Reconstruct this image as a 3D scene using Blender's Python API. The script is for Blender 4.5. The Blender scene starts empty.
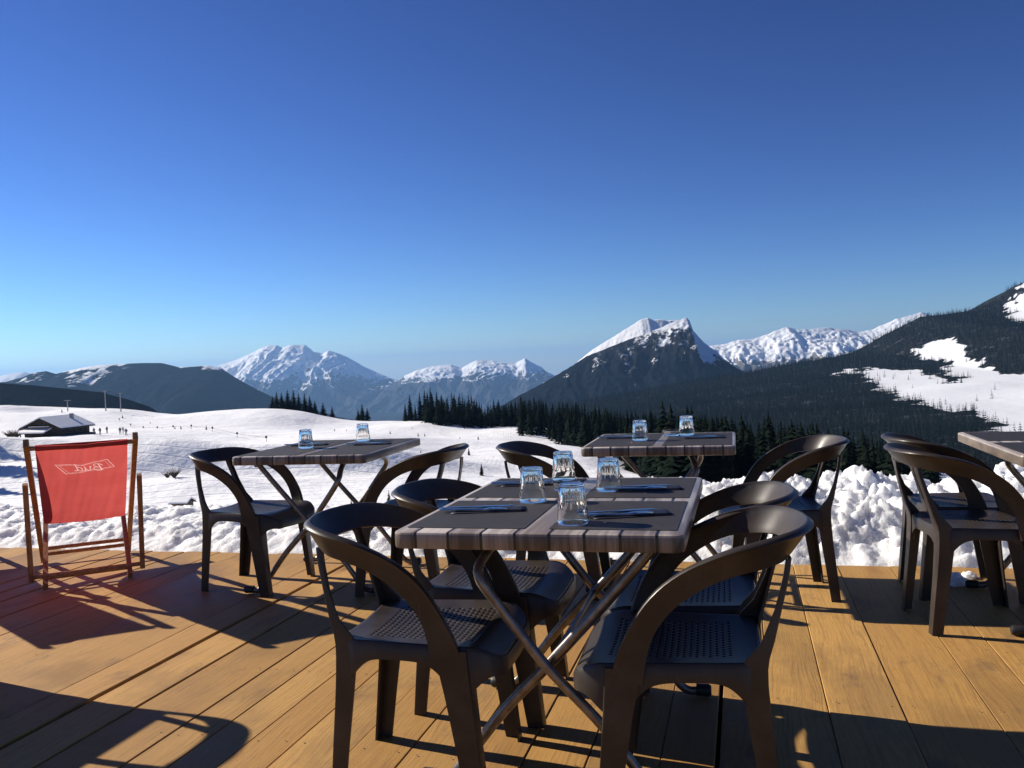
import bpy, math, random
import numpy as np
from mathutils import Vector, Matrix, noise
random.seed(11); rng = np.random.default_rng(5)
S = bpy.context.scene
COL = S.collection
PI = math.pi
R = math.radians
H_EYE = 1.17

# ------------------------------------------------------------------ helpers
def link(o, parent=None):
    COL.objects.link(o)
    if parent is not None: o.parent = parent
    return o

def mesh(name, V, F, mat, parent=None, smooth=False, attr=None):
    me = bpy.data.meshes.new(name)
    me.from_pydata([tuple(v) for v in V], [], [tuple(f) for f in F])
    if smooth: me.polygons.foreach_set('use_smooth', [True]*len(me.polygons))
    if mat is not None: me.materials.append(mat)
    if attr is not None:
        a = me.attributes.new(attr[0], 'FLOAT', 'POINT'); a.data.foreach_set('value', np.asarray(attr[1], dtype=np.float32))
    me.update()
    return link(bpy.data.objects.new(name, me), parent)

def np_mesh(name, V, F, mat, parent=None, smooth=False):
    """V (n,3) F (m,k) arrays, all faces the same size"""
    me = bpy.data.meshes.new(name)
    V = np.asarray(V, dtype=np.float32); F = np.asarray(F, dtype=np.int32)
    n, (m, k) = len(V), F.shape
    me.vertices.add(n); me.vertices.foreach_set('co', V.ravel())
    me.loops.add(m*k); me.loops.foreach_set('vertex_index', F.ravel())
    me.polygons.add(m); me.polygons.foreach_set('loop_start', np.arange(0, m*k, k, dtype=np.int32))
    me.polygons.foreach_set('loop_total', np.full(m, k, dtype=np.int32))
    if smooth: me.polygons.foreach_set('use_smooth', np.ones(m, dtype=bool))
    me.update(calc_edges=True); me.validate()
    if mat is not None: me.materials.append(mat)
    return link(bpy.data.objects.new(name, me), parent)

def empty(name, loc=(0,0,0), rz=0.0):
    o = bpy.data.objects.new(name, None); o.empty_display_size = .1
    o.location = loc; o.rotation_euler = (0,0,rz)
    return link(o)

def tag(o, label=None, cat=None, group=None, kind=None):
    if label: o['label'] = label
    if cat: o['category'] = cat
    if group: o['group'] = group
    if kind: o['kind'] = kind
    return o

KIDS = {}
def copy_tree(o):
    def rec(src, par):
        c = src.copy(); COL.objects.link(c)
        if par is not None: c.parent = par
        for ch in src.children: rec(ch, c)
        return c
    return rec(o, None)

class MB:
    def __init__(s): s.V = []; s.F = []
    def add(s, V, F):
        b = len(s.V); s.V += [tuple(v) for v in V]; s.F += [tuple(i+b for i in f) for f in F]; return s
    def box(s, c, d, rot=None, bev=0.0):
        x,y,z = d[0]/2, d[1]/2, d[2]/2
        if bev <= 0:
            V = [Vector((a*x,b*y,e*z)) for a in (-1,1) for b in (-1,1) for e in (-1,1)]
            F = [(0,1,3,2),(4,6,7,5),(0,4,5,1),(2,3,7,6),(0,2,6,4),(1,5,7,3)]
        else:
            import bmesh
            bm = bmesh.new(); bmesh.ops.create_cube(bm, size=1)
            for v in bm.verts: v.co = Vector((v.co.x*d[0], v.co.y*d[1], v.co.z*d[2]))
            bmesh.ops.bevel(bm, geom=list(bm.edges), offset=bev, segments=2, profile=.6, affect='EDGES')
            bm.verts.index_update(); V = [v.co.copy() for v in bm.verts]; F = [tuple(v.index for v in f.verts) for f in bm.faces]; bm.free()
        if rot is not None: V = [rot @ v for v in V]
        return s.add([v + Vector(c) for v in V], F)
    def sweep(s, path, prof, wdir=None, caps=True):
        """path: points; prof(i) -> list of (a,b); a along w, b along n = t x w. wdir(i,t) -> w"""
        P = [Vector(p) for p in path]; n = len(P); rings = []
        pw = None
        for i in range(n):
            t = (P[min(i+1,n-1)] - P[max(i-1,0)]).normalized()
            if wdir is not None: w = Vector(wdir(i, t))
            else: w = pw if pw is not None else (Vector((0,0,1)) if abs(t.z) < .9 else Vector((1,0,0)))
            w = (w - t*w.dot(t)).normalized(); pw = w
            nn = t.cross(w)
            rings.append([P[i] + w*a + nn*b for a,b in prof(i)])
        k = len(rings[0]); V = [v for r in rings for v in r]; F = []
        for i in range(n-1):
            for j in range(k):
                j2 = (j+1) % k
                F.append((i*k+j, i*k+j2, (i+1)*k+j2, (i+1)*k+j))
        if caps: F.append(tuple(range(k))[::-1]); F.append(tuple((n-1)*k+j for j in range(k)))
        return s.add(V, F)
    def tube(s, path, r, sides=10, ry=None):
        rr = r if callable(r) else (lambda i: r)
        def prof(i):
            a = rr(i); b = a if ry is None else ry
            return [(a*math.cos(2*PI*j/sides), b*math.sin(2*PI*j/sides)) for j in range(sides)]
        return s.sweep(path, prof)
    def lathe(s, prof, seg=32, rmod=None, closed=False):
        V = []; F = []; m = len(prof)
        for i,(r,z) in enumerate(prof):
            for j in range(seg):
                a = 2*PI*j/seg; q = r if rmod is None else rmod(i, a, r)
                V.append((q*math.cos(a), q*math.sin(a), z))
        for i in range(m if closed else m-1):
            for j in range(seg):
                j2 = (j+1) % seg; i2 = (i+1) % m
                F.append((i*seg+j, i*seg+j2, i2*seg+j2, i2*seg+j))
        return s.add(V, F)
    def build(s, name, mat, parent=None, smooth=False):
        return mesh(name, s.V, s.F, mat, parent, smooth)

def smooth_path(pts, n):
    """Catmull-Rom through pts, n samples"""
    P = [Vector(p) for p in pts]; P = [2*P[0]-P[1]] + P + [2*P[-1]-P[-2]]
    out = []; m = len(P)-3
    for k in range(n):
        u = k/(n-1)*m; i = min(int(u), m-1); f = u-i
        a,b,c,d = P[i:i+4]
        out.append(.5*((2*b)+(c-a)*f+(2*a-5*b+4*c-d)*f*f+(3*b-a-3*c+d)*f**3))
    return out

def auto_smooth(o, ang=35):
    me = o.data
    me.polygons.foreach_set('use_smooth', [True]*len(me.polygons))
    me.set_sharp_from_angle(angle=R(ang))
    return o

# ------------------------------------------------------------------ node helpers
def new_mat(name):
    m = bpy.data.materials.new(name); m.use_nodes = True
    nt = m.node_tree; nt.nodes.clear()
    out = nt.nodes.new('ShaderNodeOutputMaterial')
    return m, nt, out
def N(nt, typ, ins=None, **kw):
    n = nt.nodes.new(typ)
    for k,v in kw.items(): setattr(n, k, v)
    for k,v in (ins or {}).items():
        if isinstance(v, bpy.types.NodeSocket): nt.links.new(v, n.inputs[k])
        else: n.inputs[k].default_value = v
    return n
def math_n(nt, op, a, b=0.0, c=0.0, clamp=False):
    return N(nt, 'ShaderNodeMath', {0:a, 1:b, 2:c}, operation=op, use_clamp=clamp).outputs[0]
def mixc(nt, f, a, b, blend='MIX'):
    n = nt.nodes.new('ShaderNodeMix'); n.data_type = 'RGBA'; n.blend_type = blend
    for idx, v in ((0,f),(6,a),(7,b)):
        if isinstance(v, bpy.types.NodeSocket): nt.links.new(v, n.inputs[idx])
        else: n.inputs[idx].default_value = v
    return n.outputs[2]
def smooth(nt, x, lo, hi):
    n = N(nt, 'ShaderNodeMapRange', {'Value':x, 'From Min':lo, 'From Max':hi}, interpolation_type='SMOOTHSTEP')
    return n.outputs[0]
def noise_n(nt, vec, scale, detail=4, rough=.55, dist=0.0, dim='3D'):
    ins = {'Scale':scale, 'Detail':detail, 'Roughness':rough, 'Distortion':dist}
    if vec is not None: ins['Vector'] = vec
    return N(nt, 'ShaderNodeTexNoise', ins, noise_dimensions=dim).outputs[0]
def obj_co(nt): return nt.nodes.new('ShaderNodeTexCoord').outputs['Object']
def mapping(nt, vec, sc=(1,1,1), loc=(0,0,0)):
    return N(nt, 'ShaderNodeMapping', {'Vector':vec, 'Scale':sc, 'Location':loc}).outputs[0]
def bump(nt, h, strength=.3, dist=.01):
    return N(nt, 'ShaderNodeBump', {'Height':h, 'Strength':strength, 'Distance':dist}).outputs[0]
def principled(nt, out, **ins):
    p = N(nt, 'ShaderNodeBsdfPrincipled', {k.replace('_',' '):v for k,v in ins.items()})
    nt.links.new(p.outputs[0], out.inputs[0]); return p
def rgb(r,g,b): return (r,g,b,1)

# ------------------------------------------------------------------ materials
def m_plastic():
    m, nt, out = new_mat('dark_brown_plastic'); co = obj_co(nt)
    n1 = noise_n(nt, co, 9, 5, .6); n2 = noise_n(nt, co, 260, 2, .5)
    c = mixc(nt, smooth(nt, n1, .35, .75), rgb(.030,.0225,.0185), rgb(.050,.0395,.033))
    sc_ = smooth(nt, noise_n(nt, mapping(nt, co, (1,1,.35)), 46, 6, .75, 1.5), .60,.72)      # scuffs and dust
    c = mixc(nt, math_n(nt,'MULTIPLY',sc_,.5), c, rgb(.105,.092,.080))
    r = math_n(nt, 'ADD', math_n(nt, 'MULTIPLY', n1, .14), .36)
    principled(nt, out, Base_Color=c, Roughness=r, Specular_IOR_Level=.30, Coat_Weight=.10, Coat_Roughness=.22, Normal=bump(nt, n2, .12, .0015))
    return m
def m_wood_deck():
    m, nt, out = new_mat('larch_deck_boards'); co = obj_co(nt)
    g = nt.nodes.new('ShaderNodeNewGeometry'); rnd = g.outputs['Random Per Island']
    off = N(nt, 'ShaderNodeCombineXYZ', {'X':math_n(nt,'MULTIPLY',rnd,37.0), 'Y':math_n(nt,'MULTIPLY',rnd,91.0), 'Z':0.0}).outputs[0]
    v = N(nt, 'ShaderNodeVectorMath', {0:co, 1:off}, operation='ADD').outputs[0]
    warp = noise_n(nt, mapping(nt, v, (3,1.1,1)), 1.0, 2, .5)
    vw = N(nt, 'ShaderNodeVectorMath', {0:v, 1:N(nt,'ShaderNodeCombineXYZ',{'X':math_n(nt,'MULTIPLY',warp,.12)}).outputs[0]}, operation='ADD').outputs[0]
    grain = noise_n(nt, mapping(nt, vw, (70,2.2,1)), 1.0, 6, .65)
    fine = noise_n(nt, mapping(nt, vw, (420,14,1)), 1.0, 3, .6)
    blot = noise_n(nt, mapping(nt, v, (2.2,1.3,1)), 1.0, 5, .62)
    tone = N(nt, 'ShaderNodeValToRGB', {0:rnd})
    cr = tone.color_ramp; cr.elements[0].color = rgb(.33,.172,.047); cr.elements[1].color = rgb(.45,.255,.074)
    for p,c in ((.2,(.51,.29,.085)),(.4,(.37,.185,.048)),(.62,(.55,.315,.094)),(.82,(.35,.185,.055))):
        e = cr.elements.new(p); e.color = rgb(*c)
    wob = noise_n(nt, mapping(nt, vw, (5.5,.55,1)), 1.0, 3, .5)
    sx = N(nt,'ShaderNodeSeparateXYZ',{0:vw}).outputs[0]
    ph = math_n(nt,'ADD', math_n(nt,'MULTIPLY',sx,430.0), math_n(nt,'MULTIPLY',wob,64.0))
    ring = math_n(nt,'POWER', math_n(nt,'ADD', math_n(nt,'MULTIPLY', math_n(nt,'SINE',ph), .5), .5), 2.5)
    ring = math_n(nt,'MULTIPLY', ring, smooth(nt, noise_n(nt, mapping(nt,v,(6,.8,1),(5,2,0)),1,3,.6), .32,.62))
    c = mixc(nt, math_n(nt,'MULTIPLY',ring,.15), tone.outputs[0], rgb(.23,.105,.033))
    c = mixc(nt, math_n(nt,'MULTIPLY',smooth(nt, grain, .46, .70),.55), c, rgb(.25,.125,.045))
    c = mixc(nt, math_n(nt,'MULTIPLY',smooth(nt, fine, .48,.72), .40), c, rgb(.20,.105,.04))
    c = mixc(nt, math_n(nt,'MULTIPLY',smooth(nt, blot, .46,.66), .55), c, rgb(.245,.142,.052))
    c = mixc(nt, math_n(nt,'MULTIPLY',smooth(nt, noise_n(nt, mapping(nt, v, (5,2.6,1),(3,9,0)), 1, 5, .65), .56,.70), .50), c, rgb(.15,.092,.055))
    # knots
    vo = N(nt, 'ShaderNodeTexVoronoi', {'Vector':mapping(nt, vw, (3.2,.95,1)), 'Scale':1.0, 'Randomness':1.0}, feature='F1')
    kd = math_n(nt,'ADD', vo.outputs['Distance'], math_n(nt,'MULTIPLY', math_n(nt,'SUBTRACT',grain,.5), .10))
    c = mixc(nt, math_n(nt,'MULTIPLY', math_n(nt,'SUBTRACT',1.0, smooth(nt, kd, .05,.19)), .55), c, rgb(.25,.11,.035))
    kn = math_n(nt,'SUBTRACT',1.0, smooth(nt, kd, .03,.075))
    c = mixc(nt, math_n(nt,'MULTIPLY',kn,.85), c, rgb(.085,.036,.016))
    # pale dry scuffs, grit and boot marks
    sc = smooth(nt, noise_n(nt, mapping(nt, v, (9,7,1)), 1, 8, .78, 1.2), .60,.72)
    c = mixc(nt, math_n(nt,'MULTIPLY',sc,.55), c, rgb(.52,.34,.15))
    gr = smooth(nt, noise_n(nt, mapping(nt, v, (60,45,1)), 1, 4, .7), .66,.74)
    c = mixc(nt, math_n(nt,'MULTIPLY',gr,.45), c, rgb(.56,.40,.22))
    dk = smooth(nt, noise_n(nt, mapping(nt, co, (1.3,1.1,1),(4,4,0)), 1, 6, .7), .56,.74)
    c = mixc(nt, math_n(nt,'MULTIPLY',dk,.48), c, rgb(.17,.115,.07))
    hgt = math_n(nt,'ADD', math_n(nt,'MULTIPLY',grain,.6), math_n(nt,'ADD',math_n(nt,'MULTIPLY',fine,.4),math_n(nt,'MULTIPLY',ring,-.12)))
    rough = math_n(nt,'SUBTRACT', .66, math_n(nt,'MULTIPLY',smooth(nt, blot,.45,.7),.14))
    principled(nt, out, Base_Color=c, Roughness=rough, Specular_IOR_Level=.30, Normal=bump(nt, hgt, .55, .003))
    return m
def m_simple(name, col, rough=.6, var=.25, scale=20, metal=0.0, spec=.5, bumpk=.1, stretch=(1,1,1)):
    m, nt, out = new_mat(name); co = mapping(nt, obj_co(nt), stretch)
    n1 = noise_n(nt, co, scale, 5, .6)
    d = tuple(max(0,c*(1-var)) for c in col); l = tuple(min(1,c*(1+var)) for c in col)
    c = mixc(nt, smooth(nt, n1, .3,.7), rgb(*d), rgb(*l))
    principled(nt, out, Base_Color=c, Roughness=rough, Metallic=metal, Specular_IOR_Level=spec, Normal=bump(nt, n1, bumpk, .004))
    return m
def m_table_top(name, dk_, lt_):
    m, nt, out = new_mat(name); co = obj_co(nt)
    sx = N(nt, 'ShaderNodeSeparateXYZ', {0:co}).outputs
    u = math_n(nt,'DIVIDE', math_n(nt,'ADD', sx[0], .044), .089)
    fr = math_n(nt,'FRACT', math_n(nt,'ADD', u, 20.0)); idn = math_n(nt,'FLOOR', math_n(nt,'ADD',u,20.0))
    wn = N(nt, 'ShaderNodeTexWhiteNoise', {'W':idn}, noise_dimensions='1D').outputs[0]
    groove = math_n(nt,'SUBTRACT',1.0, smooth(nt, math_n(nt,'ABSOLUTE', math_n(nt,'SUBTRACT',fr,.5)), .44,.47), clamp=True)
    off = N(nt,'ShaderNodeCombineXYZ',{'Y':math_n(nt,'MULTIPLY',wn,7.0)}).outputs[0]
    v = N(nt,'ShaderNodeVectorMath',{0:co,1:off},operation='ADD').outputs[0]
    g1 = noise_n(nt, mapping(nt, v, (60,3,5)), 1, 4, .6); g2 = noise_n(nt, mapping(nt, v, (24,2.2,2)), 1, 3, .5)
    f = math_n(nt,'ADD', math_n(nt,'MULTIPLY',g1,.6), math_n(nt,'MULTIPLY',g2,.5))
    f = math_n(nt,'ADD', f, math_n(nt,'MULTIPLY', math_n(nt,'SUBTRACT',wn,.5), .22))
    c = mixc(nt, smooth(nt, f, .38,.72), rgb(*dk_), rgb(*lt_))
    c = mixc(nt, groove, rgb(.022,.016,.013), c)
    principled(nt, out, Base_Color=c, Roughness=.36, Specular_IOR_Level=.5, Normal=bump(nt, math_n(nt,'ADD',math_n(nt,'MULTIPLY',groove,2.0),math_n(nt,'MULTIPLY',g1,.3)), .3, .002))
    return m
def m_mat():
    m, nt, out = new_mat('woven_placemat'); co = obj_co(nt)
    a = N(nt,'ShaderNodeTexWave',{'Vector':co,'Scale':95.0,'Distortion':.4},bands_direction='X').outputs['Fac']
    b = N(nt,'ShaderNodeTexWave',{'Vector':co,'Scale':95.0,'Distortion':.4},bands_direction='Y').outputs['Fac']
    w = math_n(nt,'MULTIPLY',a,b); n = noise_n(nt, co, 14, 5, .6)
    c = mixc(nt, w, rgb(.018,.0145,.0135), rgb(.042,.035,.032)); c = mixc(nt, smooth(nt,n,.4,.8), c, rgb(.036,.028,.024))
    principled(nt, out, Base_Color=c, Roughness=.62, Normal=bump(nt, w, .4, .0015))
    return m
def m_metal():
    m, nt, out = new_mat('bronze_painted_steel'); co = obj_co(nt); n = noise_n(nt, co, 30, 4, .6)
    c = mixc(nt, smooth(nt,n,.35,.7), rgb(.17,.145,.125), rgb(.27,.24,.215))
    principled(nt, out, Base_Color=c, Metallic=.75, Roughness=math_n(nt,'ADD',.24,math_n(nt,'MULTIPLY',n,.2)))
    return m
def m_glass():
    m, nt, out = new_mat('clear_glass')
    co = obj_co(nt); n = noise_n(nt, co, 60, 2, .5)
    principled(nt, out, Base_Color=rgb(1,.972,.935), Roughness=.01, IOR=1.33, Transmission_Weight=1.0, Normal=bump(nt, n, .05, .002))
    return m
def m_canvas():
    m, nt, out = new_mat('red_deckchair_canvas'); co = obj_co(nt)
    w = N(nt,'ShaderNodeTexWave',{'Vector':co,'Scale':260.0},bands_direction='X').outputs['Fac']
    n = noise_n(nt, co, 6, 4, .6)
    c = mixc(nt, smooth(nt,n,.3,.7), rgb(.56,.085,.080), rgb(.62,.105,.098))
    at_ = nt.nodes.new('ShaderNodeAttribute'); at_.attribute_name = 'ink'; ink = at_.outputs['Fac']
    d = N(nt,'ShaderNodeBsdfDiffuse',{'Color':mixc(nt,ink,c,rgb(.85,.80,.78)),'Normal':bump(nt,w,.15,.001)}).outputs[0]
    t = N(nt,'ShaderNodeBsdfTranslucent',{'Color':mixc(nt,ink,mixc(nt,.3,c,rgb(.60,.105,.09)),rgb(.92,.62,.58))}).outputs[0]
    x = N(nt,'ShaderNodeMixShader',{0:.45,1:d,2:t}).outputs[0]; nt.links.new(x, out.inputs[0])
    return m
def m_snow(name='snow', big=1.0, SSS=.75):
    m, nt, out = new_mat(name); g = nt.nodes.new('ShaderNodeNewGeometry'); pos = g.outputs['Position']
    n1 = noise_n(nt, pos, 9*big, 6, .65); n2 = noise_n(nt, pos, 55*big, 4, .6)
    c = mixc(nt, smooth(nt,n1,.3,.75), rgb(.86,.87,.885), rgb(.93,.93,.93))
    h = math_n(nt,'ADD',math_n(nt,'MULTIPLY',n1,1.0),math_n(nt,'MULTIPLY',n2,.45))
    p = principled(nt, out, Base_Color=c, Roughness=.75, Specular_IOR_Level=.2, Normal=bump(nt,h,.6,.045/big), Subsurface_Weight=SSS, Subsurface_Radius=(.09,.085,.08), Subsurface_Scale=1.0)
    return m
def m_field():
    """open snowfield: wind ripples, ski tracks, groomed corduroy"""
    m, nt, out = new_mat('snowfield'); g = nt.nodes.new('ShaderNodeNewGeometry'); pos = g.outputs['Position']
    n1 = noise_n(nt, pos, .035, 6, .6); n2 = noise_n(nt, pos, .6, 5, .65)
    tr = N(nt,'ShaderNodeTexWave',{'Vector':mapping(nt,pos,(.25,.9,1)),'Scale':.12,'Distortion':9.0,'Detail':3.0,'Detail Scale':.4},bands_direction='Y').outputs['Fac']
    track = smooth(nt, tr, .93,.99)
    gr = N(nt,'ShaderNodeTexWave',{'Vector':pos,'Scale':.32,'Distortion':1.0},bands_direction='X').outputs['Fac']
    gz = math_n(nt,'MULTIPLY',gr, smooth(nt,noise_n(nt,mapping(nt,pos,(.3,1,1)),.02,3,.5),.5,.58))
    c = mixc(nt, smooth(nt,n1,.35,.7), rgb(.88,.89,.91), rgb(.94,.94,.945))
    c = mixc(nt, math_n(nt,'MULTIPLY',track,.12), c, rgb(.62,.66,.74))
    h = math_n(nt,'ADD',math_n(nt,'MULTIPLY',n2,.5), math_n(nt,'SUBTRACT',math_n(nt,'MULTIPLY',gz,.05),math_n(nt,'MULTIPLY',track,.35)))
    h = math_n(nt,'ADD',h,math_n(nt,'MULTIPLY',n1,4.0))
    principled(nt, out, Base_Color=c, Roughness=.8, Specular_IOR_Level=.2, Normal=bump(nt,h,.7,.6))
    return m
def m_mount(name, z0, zk, slope_k, nsc, dark, light, lo=.45, hi=.6, rock=None, nbig=2.0, face=None):
    m, nt, out = new_mat(name); g = nt.nodes.new('ShaderNodeNewGeometry'); pos = g.outputs['Position']; nz = N(nt,'ShaderNodeSeparateXYZ',{0:g.outputs['Normal']}).outputs[2]
    z = N(nt,'ShaderNodeSeparateXYZ',{0:pos}).outputs[2]
    n1 = noise_n(nt, pos, nsc, 7, .68); n2 = noise_n(nt, mapping(nt,pos,(1,1,.35)), nsc*6, 6, .7)
    f = math_n(nt,'MULTIPLY', math_n(nt,'SUBTRACT',z,z0), zk)
    f = math_n(nt,'ADD', f, math_n(nt,'MULTIPLY', math_n(nt,'SUBTRACT',nz,.72), slope_k))
    f = math_n(nt,'ADD', f, math_n(nt,'MULTIPLY', math_n(nt,'SUBTRACT',n1,.5), nbig))
    f = math_n(nt,'ADD', f, math_n(nt,'MULTIPLY', math_n(nt,'SUBTRACT',n2,.5), 1.0))
    if face:      # a flank that holds more snow: (x from, x to, z from, z to, amount)
        px_ = N(nt,'ShaderNodeSeparateXYZ',{0:pos}).outputs[0]
        k_ = math_n(nt,'MULTIPLY', smooth(nt,px_,face[0],face[1]), smooth(nt,z,face[2],face[3]))
        f = math_n(nt,'ADD', f, math_n(nt,'MULTIPLY',k_,face[4]))
        k2_ = math_n(nt,'MULTIPLY', math_n(nt,'SUBTRACT', smooth(nt,px_,face[5],face[6]), smooth(nt,px_,face[7],face[7]+14)), smooth(nt,z,face[8],face[9]))
        f = math_n(nt,'ADD', f, math_n(nt,'MULTIPLY',k2_,face[10]))
    dk = mixc(nt, smooth(nt,n2,.35,.65), rgb(*[c*.7 for c in dark]), rgb(*dark))
    if rock is not None: dk = mixc(nt, smooth(nt, math_n(nt,'ADD',z,math_n(nt,'MULTIPLY',n1,200.0)), z0-80, z0+120), dk, rgb(*rock))
    c = mixc(nt, smooth(nt,f,lo-.5,hi-.5), dk, rgb(*light))
    principled(nt, out, Base_Color=c, Roughness=.9, Specular_IOR_Level=0.0, Normal=bump(nt,n2,.5,1.2/nsc*.05))
    return m
def m_leaf(name, a, b):
    m, nt, out = new_mat(name); oi = nt.nodes.new('ShaderNodeObjectInfo').outputs['Random']
    g = nt.nodes.new('ShaderNodeNewGeometry').outputs['Random Per Island']
    c = mixc(nt, math_n(nt,'FRACT',math_n(nt,'ADD',oi,g)), rgb(*a), rgb(*b))
    principled(nt, out, Base_Color=c, Roughness=.9, Specular_IOR_Level=0.0)
    return m

PLASTIC = m_plastic(); DECKW = m_wood_deck(); TOP = m_table_top('slatted_wood_print_top', (.22,.175,.142), (.58,.51,.44)); TOPEDGE = m_table_top('shade_toned_edge', (.075,.055,.042), (.31,.25,.20)); MATM = m_mat(); METAL = m_metal(); GLASS = m_glass(); CANVAS = m_canvas()
SNOW = m_snow('snow_bank'); FIELD = m_field()
RUBBER = m_simple('black_rubber', (.014,.014,.015), .55, .2)
STEEL = m_simple('stainless_steel', (.34,.36,.40), .16, .1, 40, metal=1.0)
NAPKIN = m_simple('dark_navy_paper', (.012,.014,.026), .55, .3, 90)
CHAIRWOOD = m_simple('oiled_beech', (.36,.175,.078), .42, .35, 1.0, stretch=(60,60,9))
JOIST = m_simple('joist_timber', (.10,.06,.035), .8, .3, 6)
BARN = m_simple('dark_barn_timber', (.045,.030,.024), .8, .35, 3)
PALEWOOD = m_simple('weathered_timber', (.13,.095,.07), .8, .35, 3)
WINDOW = m_simple('dark_window', (.03,.035,.045), .1, .2)
POLE = m_simple('grey_pole', (.28,.28,.29), .5, .2)
SPRUCE = m_leaf('spruce_needles', (.006,.010,.008), (.014,.021,.014))
BARK = m_simple('bark', (.055,.042,.033), .9, .3, 8)
FLOORDARK = m_simple('forest_floor', (.030,.034,.030), .95, .5, .05, bumpk=0)
CLOTH1 = m_simple('ski_clothing', (.05,.05,.08), .8, .3)

# ------------------------------------------------------------------ deck frame (boards run 75 deg from world X)
TH = R(-15.0)
E1 = Vector((math.cos(TH), math.sin(TH), 0)); E2 = Vector((-math.sin(TH), math.cos(TH), 0))
def D(q, p, z=0.0): v = E1*q + E2*p; return Vector((v.x, v.y, z))
P_EDGE = 4.95

def build_deck():
    seams = [-2.94,-2.535,-2.342,-2.122,-1.85,-1.703,-1.552,-1.40,-1.20,-1.02,-.84,-.66,-.475,-.266,-.106,.05,.237,.463,.731,.896,1.10,1.31,1.50,1.74,1.93]
    q = -2.94
    left = []
    while q > -9.5: q -= random.choice([.15,.19,.22,.26,.17]); left.append(q)
    q = 1.93; right = []
    while q < 7.5: q += random.choice([.16,.2,.23,.26,.18]); right.append(q)
    seams = left[::-1] + seams + right
    mb = MB()
    wide = {round(-.106,3):.0065, round(-2.342,3):.0085, round(-2.122,3):.004}
    for a,b in zip(seams[:-1], seams[1:]):
        ga = wide.get(round(a,3), .0008+.0014*random.random()); gb = wide.get(round(b,3), .0008+.0014*random.random())
        w = (b-a)-ga-gb; c = (a+ga+b-gb)/2
        # long board: bevelled section swept along p, very slight cupping
        tilt = random.uniform(-.0022,.0022); lift = random.uniform(-.0012,.0012)
        e = .0022; h = .034
        sec = [(-w/2,-h),(w/2,-h),(w/2,-e+tilt),(w/2-e,tilt),(0,0.0008),(-w/2+e,-tilt),(-w/2,-e-tilt)]
        joints = [-4.5]
        p_end = P_EDGE + random.uniform(-.012,.012)
        joints.append(p_end)
        for p0,p1 in zip(joints[:-1], joints[1:]):
            V = [(c+x, p, z+lift) for p in (p0,p1) for x,z in sec]; k = len(sec)
            F = [tuple(range(k)), tuple(k+j for j in range(k))[::-1]] + [(j,k+j,k+(j+1)%k,(j+1)%k) for j in range(k)]
            mb.add(V,F)
    sb = MB()
    for a,b in zip(seams[:-1], seams[1:]):
        for p in np.arange(-1.2, 4.9, .6):
            for q_ in (a+.032, b-.032):
                cx_, cy_ = q_+random.uniform(-.006,.006), p+random.uniform(-.012,.012)
                sb.add([(cx_+.0032*math.cos(t*PI/4), cy_+.0032*math.sin(t*PI/4), .0032) for t in range(8)], [tuple(range(8))])
    so = sb.build('deck_screws', JOIST); so.rotation_euler = (0,0,TH); tag(so, kind='structure')
    o = mb.build('deck', DECKW); o.rotation_euler = (0,0,TH); tag(o, kind='structure')
    jb = MB()
    for p in np.arange(-4.2, 4.9, .6): jb.box((-1, p, -.11), (17.5,.06,.14))
    jb.box((-1, P_EDGE-.06, -.12), (17.5,.04,.16)); jb.box((-1,.2,-.28),(17.5,10.2,.05))  # fascia, then a dark sheet standing in for the shaded void below
    for q_ in np.arange(-9,8,2.4):
        for p_ in (-4.0,.4,4.6): jb.box((q_,p_,-1.2),(.14,.14,1.8))
    j = jb.build('deck_joists_void_sheet', JOIST); j.rotation_euler = (0,0,TH); tag(j, kind='structure')
build_deck()

# ------------------------------------------------------------------ terrain
CP = np.array([(-8,8,-1.1),(0,7,-1.1),(8,5,-1.1),(-12,40,-8.2),(0,40,-8.4),(15,40,-9.5),(34,40,-14),(-40,40,-8),
 (-46,117,-17.0),(-20,110,-17),(10,110,-19.5),(40,100,-24),(85,110,-36),(-90,120,-16.5),
 (-114,212,-12.8),(-150,212,-11),(-60,220,-16),(0,220,-21.5),(50,220,-29),(110,220,-44),(-170,150,-11),(-58,172,-15.0),(-110,160,-12.5),
 (-240,400,-8.6),(-215,400,-12.8),(-126,400,-18.0),(-50,385,-23.6),(0,360,-26.5),(60,350,-35),(120,350,-50),(-330,400,-4),
 (-240,540,-60),(-120,540,-70),(0,520,-75),(100,500,-85),(220,480,-95),(250,220,-80),(260,90,-66),(-300,180,-8),(200,20,-45),(-200,30,-9),
 (-300,900,-240),(0,900,-220),(300,800,-160)], float)
def ground(x, y):
    d2 = (CP[:,0]-x)**2 + ((CP[:,1]-y)*.9)**2
    w = 1/(d2+60.0)**1.6
    z = float((w*CP[:,2]).sum()/w.sum())
    dd = x*E2.x + y*E2.y - P_EDGE        # distance from the deck edge
    z += 2.6*math.exp(-(((x+128)/42)**2 + ((y-402)/30)**2))
    # a bank added on the left, dropping towards the camera so it looks shaded
    if x < 0:
        m = min(1, -x/30) * min(1, max(0,(170+x)/40)); yb = 163 + .10*x + 6*math.sin(x*.05)
        s = min(1, max(0, (y-(yb-9))/11)); s = s*s*(3-2*s)
        fade = math.exp(-max(0,(y-yb))/28) if y > yb else 1
        z += m*(4.6*s*fade)
        z += 2.0*math.exp(-(((x+50)/13)**2+((y-136)/7)**2)) + 3.4*math.exp(-((((x+72)/15)**2+((y-150)/8)**2)**1.4))  # two mounds; the left one is added for the shade it casts
    z += .55*noise.noise((x*.03,y*.03,1.3)) + .25*noise.noise((x*.11,y*.11,4.0))
    near = max(0, 1-dd/30)
    z += near*near*(-.3) 
    return z

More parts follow.
